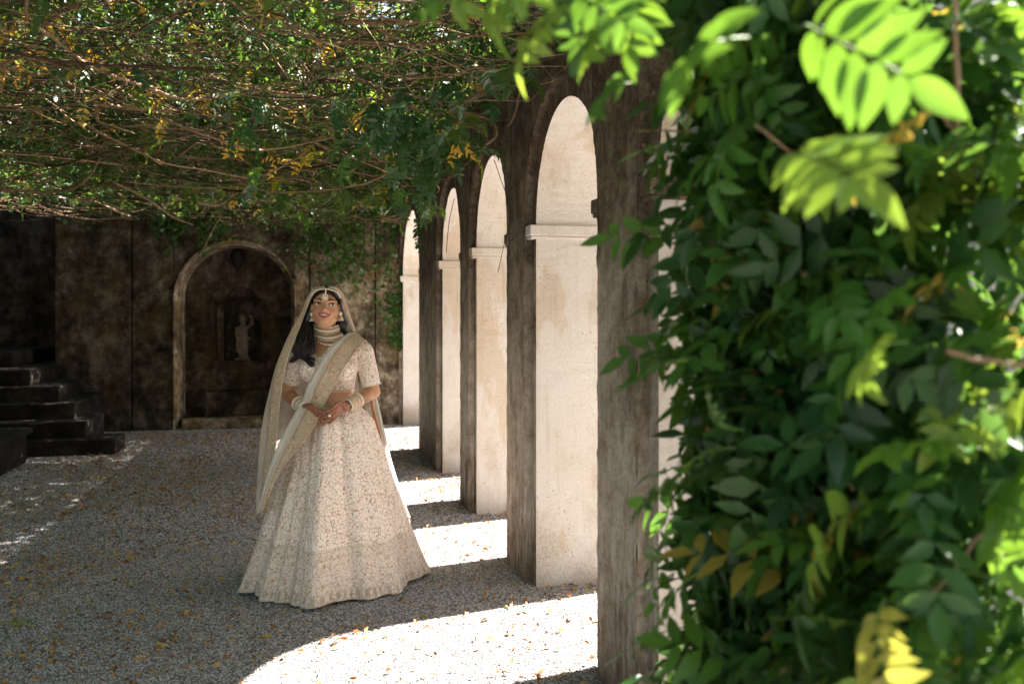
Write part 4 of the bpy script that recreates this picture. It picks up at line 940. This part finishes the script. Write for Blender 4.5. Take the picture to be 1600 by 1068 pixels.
V, Q = g.mesh(); V = relax(V, Q, 1, .4); bl = link('blouse', mesh_np('blouse', V, [Q], [M_BLOUSE], smooth=True), per, label='short ivory blouse with pink and green floral embroidery')
# hem trim of the blouse and sleeves
def ring(c, ax, ra, rb, n=40, up=(0, 0, 1)):
    ax = np.array(ax, float); ax /= np.linalg.norm(ax); u = np.cross(ax, up); u /= np.linalg.norm(u); v = np.cross(ax, u)
    th = np.linspace(0, 2 * math.pi, n + 1); return np.array([np.array(c) + u * ra * math.cos(t) + v * rb * math.sin(t) for t in th])
tubes('trim', [(ring((wx, .033, zb + .004), (0, 0, 1), .100, .130, up=(1, 0, 0)), .005), (ring((wx, .033, zb + .014), (0, 0, 1), .102, .132, up=(1, 0, 0)), .004)], M_GOLD, bl, 6)
for S_, E_, q_, r_ in ((Rs, Re, .70, .0535), (Ls, Le, .84, .0545)):
    c = S_ * (1 - q_) + E_ * q_; tubes('trim', [(ring(c + (0, .008, 0), E_ - S_, r_, r_), .0035)], M_GOLD, bl, 6)

# ---- skirt
ns, nt_ = 260, 90
th = np.linspace(0, 2 * math.pi, ns, endpoint=False); tz = np.linspace(0, 1, nt_)
zt = L(0, 634)[2]
def skirt_pt(phi, t):
    """phi from the front (towards the lens) to image right; t waist to hem"""
    z = zt * (1 - t) + .012
    cx = wx * (1 - t) + .045 * t; cy = .03 * (1 - t) - .03 * t
    a = .125 + .075 * np.clip(t / .10, 0, 1) ** .7 * (1 - .2 * t) + .305 * t ** 1.03; b = .10 + .06 * np.clip(t / .10, 0, 1) ** .7 + .285 * t
    am = .30 + .70 * t
    fold = 0.018 * np.sin(8 * phi + 1.3 + .5 * np.sin(2 * t)) + .012 * np.sin(13 * phi + .4 + 1.2 * t) * (.5 + .5 * np.sin(3 * phi)) + .008 * np.sin(23 * phi + 2.1) + .010 * np.sin(6 * phi + 2.8 * t)
    ph = np.angle(np.exp(1j * (phi + .27 - .10 * t)))                                # main fold: left part lies deeper
    deep = np.where(ph < 0, -.045 * np.exp(ph * 3.5) - .085 * np.sin(np.pi * np.clip(-ph / 1.5, 0, 1)), -.004 * np.exp(-ph * 9)) * np.clip(t * 3, .25, 1)
    deep2 = -.03 * np.exp(-((np.angle(np.exp(1j * (phi - 1.02))) / .10) ** 2)) * np.clip((t - .55) * 2.5, 0, 1)
    r = 1 + (fold * am * 1.5 + deep + deep2) / (.2 + .3 * t)
    x = cx + a * r * np.sin(phi); y = cy - b * r * np.cos(phi); y = y + .30 * t * (x - cx)
    zz = z + np.where(t > .9, .012 * np.sin(5 * phi + 1) * (t - .9) * 10, 0)
    return np.stack([x, y, np.maximum(zz, .012)], -1)
PP = skirt_pt(th[None, :], tz[:, None]); V, Q = grid_np(PP, True)
sme = mesh_np('skirt', V, [Q], [M_SKIRT], smooth=True); UV = np.stack([np.broadcast_to(th[None] * .45, (nt_, ns)), np.broadcast_to((zt * (1 - tz))[:, None], (nt_, ns))], -1).reshape(-1, 2); uvset(sme, UV)
sk = link('skirt', sme, per, label='full ivory floor-length skirt embroidered with small pink and green flowers'); so_ = sk.modifiers.new('solid', 'SOLIDIFY'); so_.thickness = .006; so_.offset = -1
PP = skirt_pt(th[None, :], np.array([.0, .012, .025])[:, None]); PP[..., 2] += np.array([.018, .008, -.004])[:, None]; PP[..., :2] = (PP[..., :2] - [wx, .03]) * 1.03 + [wx, .03]
V, Q = grid_np(PP, True); link('waistband', mesh_np('waistband', V, [Q], [M_BAND2], smooth=True), per)

# ---- hair
hf = Field((-.30, -.16, 1.18), (.24, .20, 1.75), .005)
hf.ell(H(0, .045, .030), (.082, .098, .100), .02); hf.ell(H(0, .03, .072), (.060, .075, .052), .02)
hf.cap(H(-.068, .025, .03), L(476, 512, .0), .024, .036, .02); hf.cap(L(476, 512, .0), L(468, 545, -.075), .036, .034, .02); hf.cap(L(480, 505, .02), L(487, 548, -.085), .03, .022, .02)
hf.cap(H(.066, .035, .02), L(536, 508, .035), .02, .026, .02); hf.cap(L(536, 508, .035), L(535, 530, .10), .026, .022, .02); hf.cap(H(0, .07, 0), L(512, 560, .15), .07, .06, .03)
V, Q = hf.mesh(); V = relax(V, Q, 1)
hair = link('hair', mesh_np('hair', V, [Q], [M_HAIR], smooth=True), per)
lst = []
for k in range(150):                                   # strands combed from the parting down both sides of the face
    s = -1 if k % 2 else 1; a = rng.uniform(0, 1)
    y0 = -.055 + .13 * a; p0 = np.array(H(s * .002, y0 + .0, .117 - .10 * max(0, .35 - a) - .02 * a)); m1 = np.array(H(s * (.050 + .012 * rng.random()), y0 + .01, .088 - .03 * (1 - a))); m2 = np.array(H(s * (.079 + .005 * rng.random()), y0 + .035, .035)); e = np.array(H(s * .080, y0 + .06, -.03))
    lst.append((catmull([p0, m1, m2, e], 12), .0022))
for k in range(120):                                   # wavy locks over her right shoulder
    a, b = rng.random(), rng.random(); ph = rng.uniform(0, 6.28); x0 = rng.uniform(466, 488); tail = rng.random()
    pts = [L(484 - 6 * a, 480, .0 + .02 * b), L(474 + 10 * a, 505, -.01 - .03 * b), L(x0, 530, -.06 - .05 * b), L(x0 - 4 + 6 * math.sin(ph), 550 + 4 * b, -.10 - .03 * b)]
    pts.append(L(*((450 + 12 * tail, 560 + 8 * b, -.09) if tail < .35 else (478 + 12 * tail, 562 + 12 * b, -.145))))
    P = catmull(pts, 22); w = np.linspace(0, 1, 22); P[:, 0] += .015 * w * np.sin(w * 13 + ph * .5); P[:, 1] += .010 * w * np.cos(w * 13 + ph * .5)
    lst.append((P, np.linspace(.0042, .0012, 22)))
for k in range(40):
    b = rng.random(); P = catmull([L(531 + 3 * b, 478, .02), L(535 + 5 * b, 500, .03), L(531 + 10 * b, 515, .04), L(534 + 12 * b, 528, .06)], 14); lst.append((P, np.linspace(.003, .0012, 14)))
tubes('strands', lst, M_HAIR, hair, 4, kind='stuff')

# ---- jewellery
def beads(name, P, r, mat, parent, n, sc_=(1, 1, 1)):
    P = catmull(P, n); Vs, Qs, off = [], [], 0
    for p_ in P:
        V_, Q_ = ball('', p_, r, None, None, sc_, 5); Vs.append(V_); Qs.append(Q_ + off); off += len(V_)
    return link(name, mesh_np(name, np.vstack(Vs), [np.vstack(Qs)], [mat], smooth=True), parent)
def arcn(px0, px1, py, sag, Yf, Ys, n=9):
    return [L(px0 + (px1 - px0) * t, py + sag * (1 - (2 * t - 1) ** 2), Yf * (1 - (2 * t - 1) ** 2) + Ys * (2 * t - 1) ** 2) for t in np.linspace(0, 1, n)]
def band(name, top, bot, mat, parent, n=40, rows=5, bulge=.0):
    A, B = catmull(top, n), catmull(bot, n); P = np.stack([A * (1 - t) + B * t + np.array([0, -bulge * math.sin(math.pi * t), 0]) for t in np.linspace(0, 1, rows)], 0)
    V_, Q_ = grid_np(P); o = link(name, mesh_np(name, V_, [Q_], [mat], smooth=True), parent); s_ = o.modifiers.new('solid', 'SOLIDIFY'); s_.thickness = .004; return o
M_KUN = embroidered('jewelled_band', (.50, .33, .20), 110, .3, gold=True)
nkl = thing  # jewellery hangs on the woman as parts
ck = band('necklace', arcn(492, 529, 508, 4, -.055, .02), arcn(490, 531, 518, 5, -.075, .02), M_KUN, per, bulge=.004)
band('tier', arcn(490, 533, 519, 5, -.078, .02), arcn(491, 539, 527, 6, -.105, .02), M_KUN, ck, bulge=.004)
for py, a, b, sg, yf, r_, m_ in ((508, 492, 529, 4, -.060, .0034, M_PEARL), (513, 491, 530, 4.5, -.074, .0052, M_PEARL), (518, 490, 531, 5, -.080, .0030, M_GOLD), (522.5, 490, 535, 5.5, -.099, .0050, M_PEARL), (527, 491, 539, 6, -.110, .0030, M_GOLD), (531.5, 493, 539, 7, -.118, .0062, M_PEARL)):
    beads('beads', arcn(a, b, py, sg, yf, .0), r_, m_, ck, 30 if r_ < .0045 else (20 if r_ < .006 else 12))
tk = beads('headpiece', [np.array(H(s_ * .078 * math.sin(a), -.052 * math.cos(a * .9) - .022, .058 + .040 * math.cos(a))) for s_, a in [(-1, 1.6), (-1, 1.2), (-1, .8), (-1, .4), (1, 0), (1, .4), (1, .8), (1, 1.2), (1, 1.6)]], .0046, M_PEARL, per, 30)
beads('chain', [H(0, -.078, .098), H(0, -.090, .075)], .0045, M_PEARL, tk, 4)
V_, Q_ = ball('', H(0, -.104, .050), .0150, None, None, (1, .35, 1.1)); pd = link('pendant', mesh_np('pendant', V_, [Q_], [M_GOLD], smooth=True), tk)
beads('rim', [tuple(np.array(H(0, -.106, .050)) + np.array([.0150 * math.cos(a), -.002, .0165 * math.sin(a)])) for a in np.linspace(0, 2 * math.pi, 12)], .0030, M_PEARL, tk, 18)
V_, Q_ = ball('', H(0, -.111, .048), .0070, None, None, (1, .4, 1)); link('stone', mesh_np('stone', V_, [Q_], [M_PEARL], smooth=True), tk)
for ex, ey, yy in ((487.6, 491, -.035), (531.8, 490, -.035)):
    c = L(ex, ey, yy); V1, Q1 = ball('', c, .0115, None, None, (1, .5, 1.1)); er = link('earring', mesh_np('earring', V1, [Q1], [M_PEARL], smooth=True), per)
    c2 = L(ex + .6, ey + 6.5, yy); pr = [(.001, .013), (.007, .011), (.011, .005), (.0145, -.006), (.0150, -.010)]
    P = np.array([[c2 + np.array([r_ * math.cos(a), r_ * math.sin(a), z_]) for a in np.linspace(0, 2 * math.pi, 16, endpoint=False)] for r_, z_ in pr]); V_, Q_ = grid_np(P, True)
    link('bell', mesh_np('bell', V_, [Q_], [M_GOLD], smooth=True), er); beads('drops', [c2 + np.array([.0145 * math.cos(a), .0145 * math.sin(a), -.013]) for a in np.linspace(0, 6.28, 9)], .0026, M_PEARL, er, 14)
M_BG = [simple('bangle_' + n_, c_, .3, .5, .15, 60, .2) for n_, c_ in (('ivory', (.74, .62, .50)), ('gold', (.6, .44, .24)), ('blush', (.62, .38, .28)), ('slate', (.12, .16, .17)), ('pearl', (.8, .74, .66)))]
for W_, E_, r0, seq in ((Rw, Re, .032, [4, 0, 3, 1, 0, 2, 0, 3, 1, 2, 0, 4]), (Lw, Le, .032, [4, 0, 1, 0, 2, 0, 1, 2, 0, 2, 1, 0, 4])):
    ax = (E_ - W_) / np.linalg.norm(E_ - W_)
    for k, m_ in enumerate(seq):
        tubes('bangle', [(ring(W_ + ax * (.004 + .0068 * k), ax, r0 + .0006 * k + (.002 if k in (0, 11) else 0), r0 + .0006 * k, 30), .0033)], M_BG[m_], per, 6)
rp = Lk * .35 + Lt * .65 + np.array([.006, -.020, .0]); V_, Q_ = ball('', rp, .0085, None, None, (1, .6, 1), 8); link('ring', mesh_np('ring', V_, [Q_], [M_PEARL], smooth=True), per)

# ---- draped cloth
def sheet(name, cols, mat, parent, n=70, m=14, ruf=.004, freq=3, thick=.0016, **kw):
    """cols: list of edge curves, each a list of (px, py, Y)"""
    C_ = [catmull([L(*p_) for p_ in c_], n) for c_ in cols]; P = np.array([catmull([c_[i] for c_ in C_], m) if len(C_) > 2 else np.array([C_[0][i] * (1 - t) + C_[1][i] * t for t in np.linspace(0, 1, m)]) for i in range(n)])
    u = np.linspace(0, 1, m)[None, :]; w = np.linspace(0, 1, n)[:, None]
    P[..., 1] += ruf * np.sin(u * 6.28 * freq + 2.2 * w + .7) * (.3 + .7 * w); P[..., 0] += ruf * .5 * np.sin(u * 6.28 * freq * 1.7 + 3 * w)
    V_, Q_ = grid_np(P); me = mesh_np(name, V_, [Q_], [mat], smooth=True); o = link(name, me, parent, **kw)
    if thick: s_ = o.modifiers.new('solid', 'SOLIDIFY'); s_.thickness = thick
    return o
# sash from her left shoulder across to her right hip and down the skirt
A0 = [(556,522,.12),(547,519,.0),(533,528,-.09),(520,540,-.125),(503,560,-.145),(490,583,-.155),(480,603,-.15),(472,624,-.15),(460,645,-.19),(445,672,-.21),(430,705,-.22),(419,735,-.23),(410,770,-.25),(404,800,-.26)]
A1 = [(564,528,.12),(556,520,-.01),(541,531,-.10),(528,545,-.135),(513,567,-.158),(502,588,-.165),(493,607,-.16),(486,626,-.16),(474,648,-.21),(459,676,-.235),(442,708,-.25),(428,738,-.25),(416,772,-.26),(408,801,-.26)]
A2 = [(574,545,.10),(572,532,-.03),(562,541,-.095),(550,556,-.135),(536,577,-.16),(524,600,-.165),(512,621,-.165),(504,640,-.18),(492,664,-.235),(474,690,-.26),(452,716,-.265),(434,742,-.26),(419,775,-.262),(409,802,-.262)]
dup = sheet('dupatta', [A0, A1], M_NET, per, 110, 9, .004, 1.5, label='white net shawl worn as a sash across the body')
sheet('border', [A1, A2], M_BAND, dup, 110, 9, .0015, 1)
tubes('edging', [(catmull([L(*p_) + [0, -.004, 0] for p_ in A2], 80), .0022), (catmull([L(*p_) + [0, -.004, 0] for p_ in A1], 80), .0018)], M_GOLD, dup, 5)
# veil over the head, down her right side
EL_ = [(507,449,-.075),(494,453,-.06),(484,466,-.04),(477,485,-.04),(467,510,-.07),(457,535,-.10),(445,570,-.11),(438,610,-.12),(433,655,-.14),(428,705,-.17),(422,755,-.20),(416,800,-.22)]
OL_ = [(507,446,-.055),(491,450,-.03),(480,466,-.0),(472,489,.0),(461,514,.0),(448,536,-.01),(434,569,-.02),(424,606,-.03),(413,652,-.05),(406,705,-.08),(403,755,-.10),(401,802,-.12)]
BL_ = [(508,445,.03),(500,450,.10),(492,466,.13),(487,490,.14),(483,520,.17),(478,545,.19),(472,575,.21),(466,610,.23),(460,655,.28),(452,705,.33),(446,755,.36),(440,802,.38)]
CC_ = [(511,445,.04),(511,449,.11),(511,466,.14),(511,490,.15),(511,520,.19),(511,545,.21),(512,575,.23),(514,610,.25),(516,655,.32),(518,705,.38),(520,755,.44),(520,802,.48)]
BR_ = [(514,445,.03),(520,450,.10),(528,466,.13),(533,490,.14),(540,520,.17),(548,545,.19),(556,575,.21),(560,610,.22),(566,655,.28),(575,705,.33),(585,755,.36),(596,805,.38)]
veil = sheet('veil', [EL_, OL_, BL_, CC_, BR_], M_VEIL, per, 110, 60, .006, 7, 0, label='sheer ivory veil over the head falling behind her')
ER_ = [(513,449,-.075),(526,453,-.06),(535,466,-.04),(541,485,-.03),(547,503,-.01),(551,517,.03)]
OR_ = [(513,446,-.055),(529,450,-.03),(539,465,.0),(545,485,.01),(551,503,.03),(556,518,.06)]
BR2 = [(514,445,.03),(523,450,.08),(533,466,.10),(540,488,.10),(547,508,.11),(554,522,.12)]
sheet('fold', [ER_, OR_, BR2], M_VEIL, veil, 60, 14, .002, 2, 0)
sheet('edging', [[(a - 1, b, c_ - .006) for a, b, c_ in ER_], [(a + 3, b - 1, c_ - .004) for a, b, c_ in ER_]], M_BAND, veil, 60, 4, .0, 1)
ib = [(a + (1 if i < 4 else 1.5), b + (1.0 if i < 3 else 0), c_ - .005) for i, (a, b, c_) in enumerate(EL_)]
w_ = [0, -3, -3.5, -4, -8, -11, -12, -12.5, -13, -13, -12, -11]
sheet('border', [[(a + w, b - (2.2 if i < 3 else 1), c_ + .002 + (.012 if i > 4 else 0)) for i, ((a, b, c_), w) in enumerate(zip(EL_, w_))], ib], M_BAND2, veil, 110, 8, .0008, 1)
tubes('edging', [(catmull([L(a, b, c_ - .002) for a, b, c_ in ib], 90), .0022)], M_GOLD, veil, 5)
# end of the shawl behind her left arm
S0 = [(572,560,.15),(574,600,.17),(580,640,.21),(590,680,.24),(598,730,.25),(607,770,.25),(620,800,.25),(628,812,.25)]
S1 = [(580,560,.17),(584,600,.19),(594,640,.24),(603,680,.27),(613,722,.29),(625,762,.29),(636,795,.28),(641,808,.27)]
tail = sheet('shawl_end', [S0, S1], M_NET2, per, 60, 10, .008, 2.2, label='white end of the shawl hanging behind her left arm in the sun')
sheet('border', [[(622,802,.245),(627,828,.245)], [(640,806,.265),(643,829,.265)]], M_BAND, tail, 10, 6, .002, 1)
sheet('edging', [[(a + .5, b, c_ - .01) for a, b, c_ in S0[1:6]], [(a + 5, b, c_ - .008) for a, b, c_ in S0[1:6]]], simple('rust_trim', (.42, .16, .06), .7, .2, .5, 120, .4), tail, 50, 4, .001, 1)
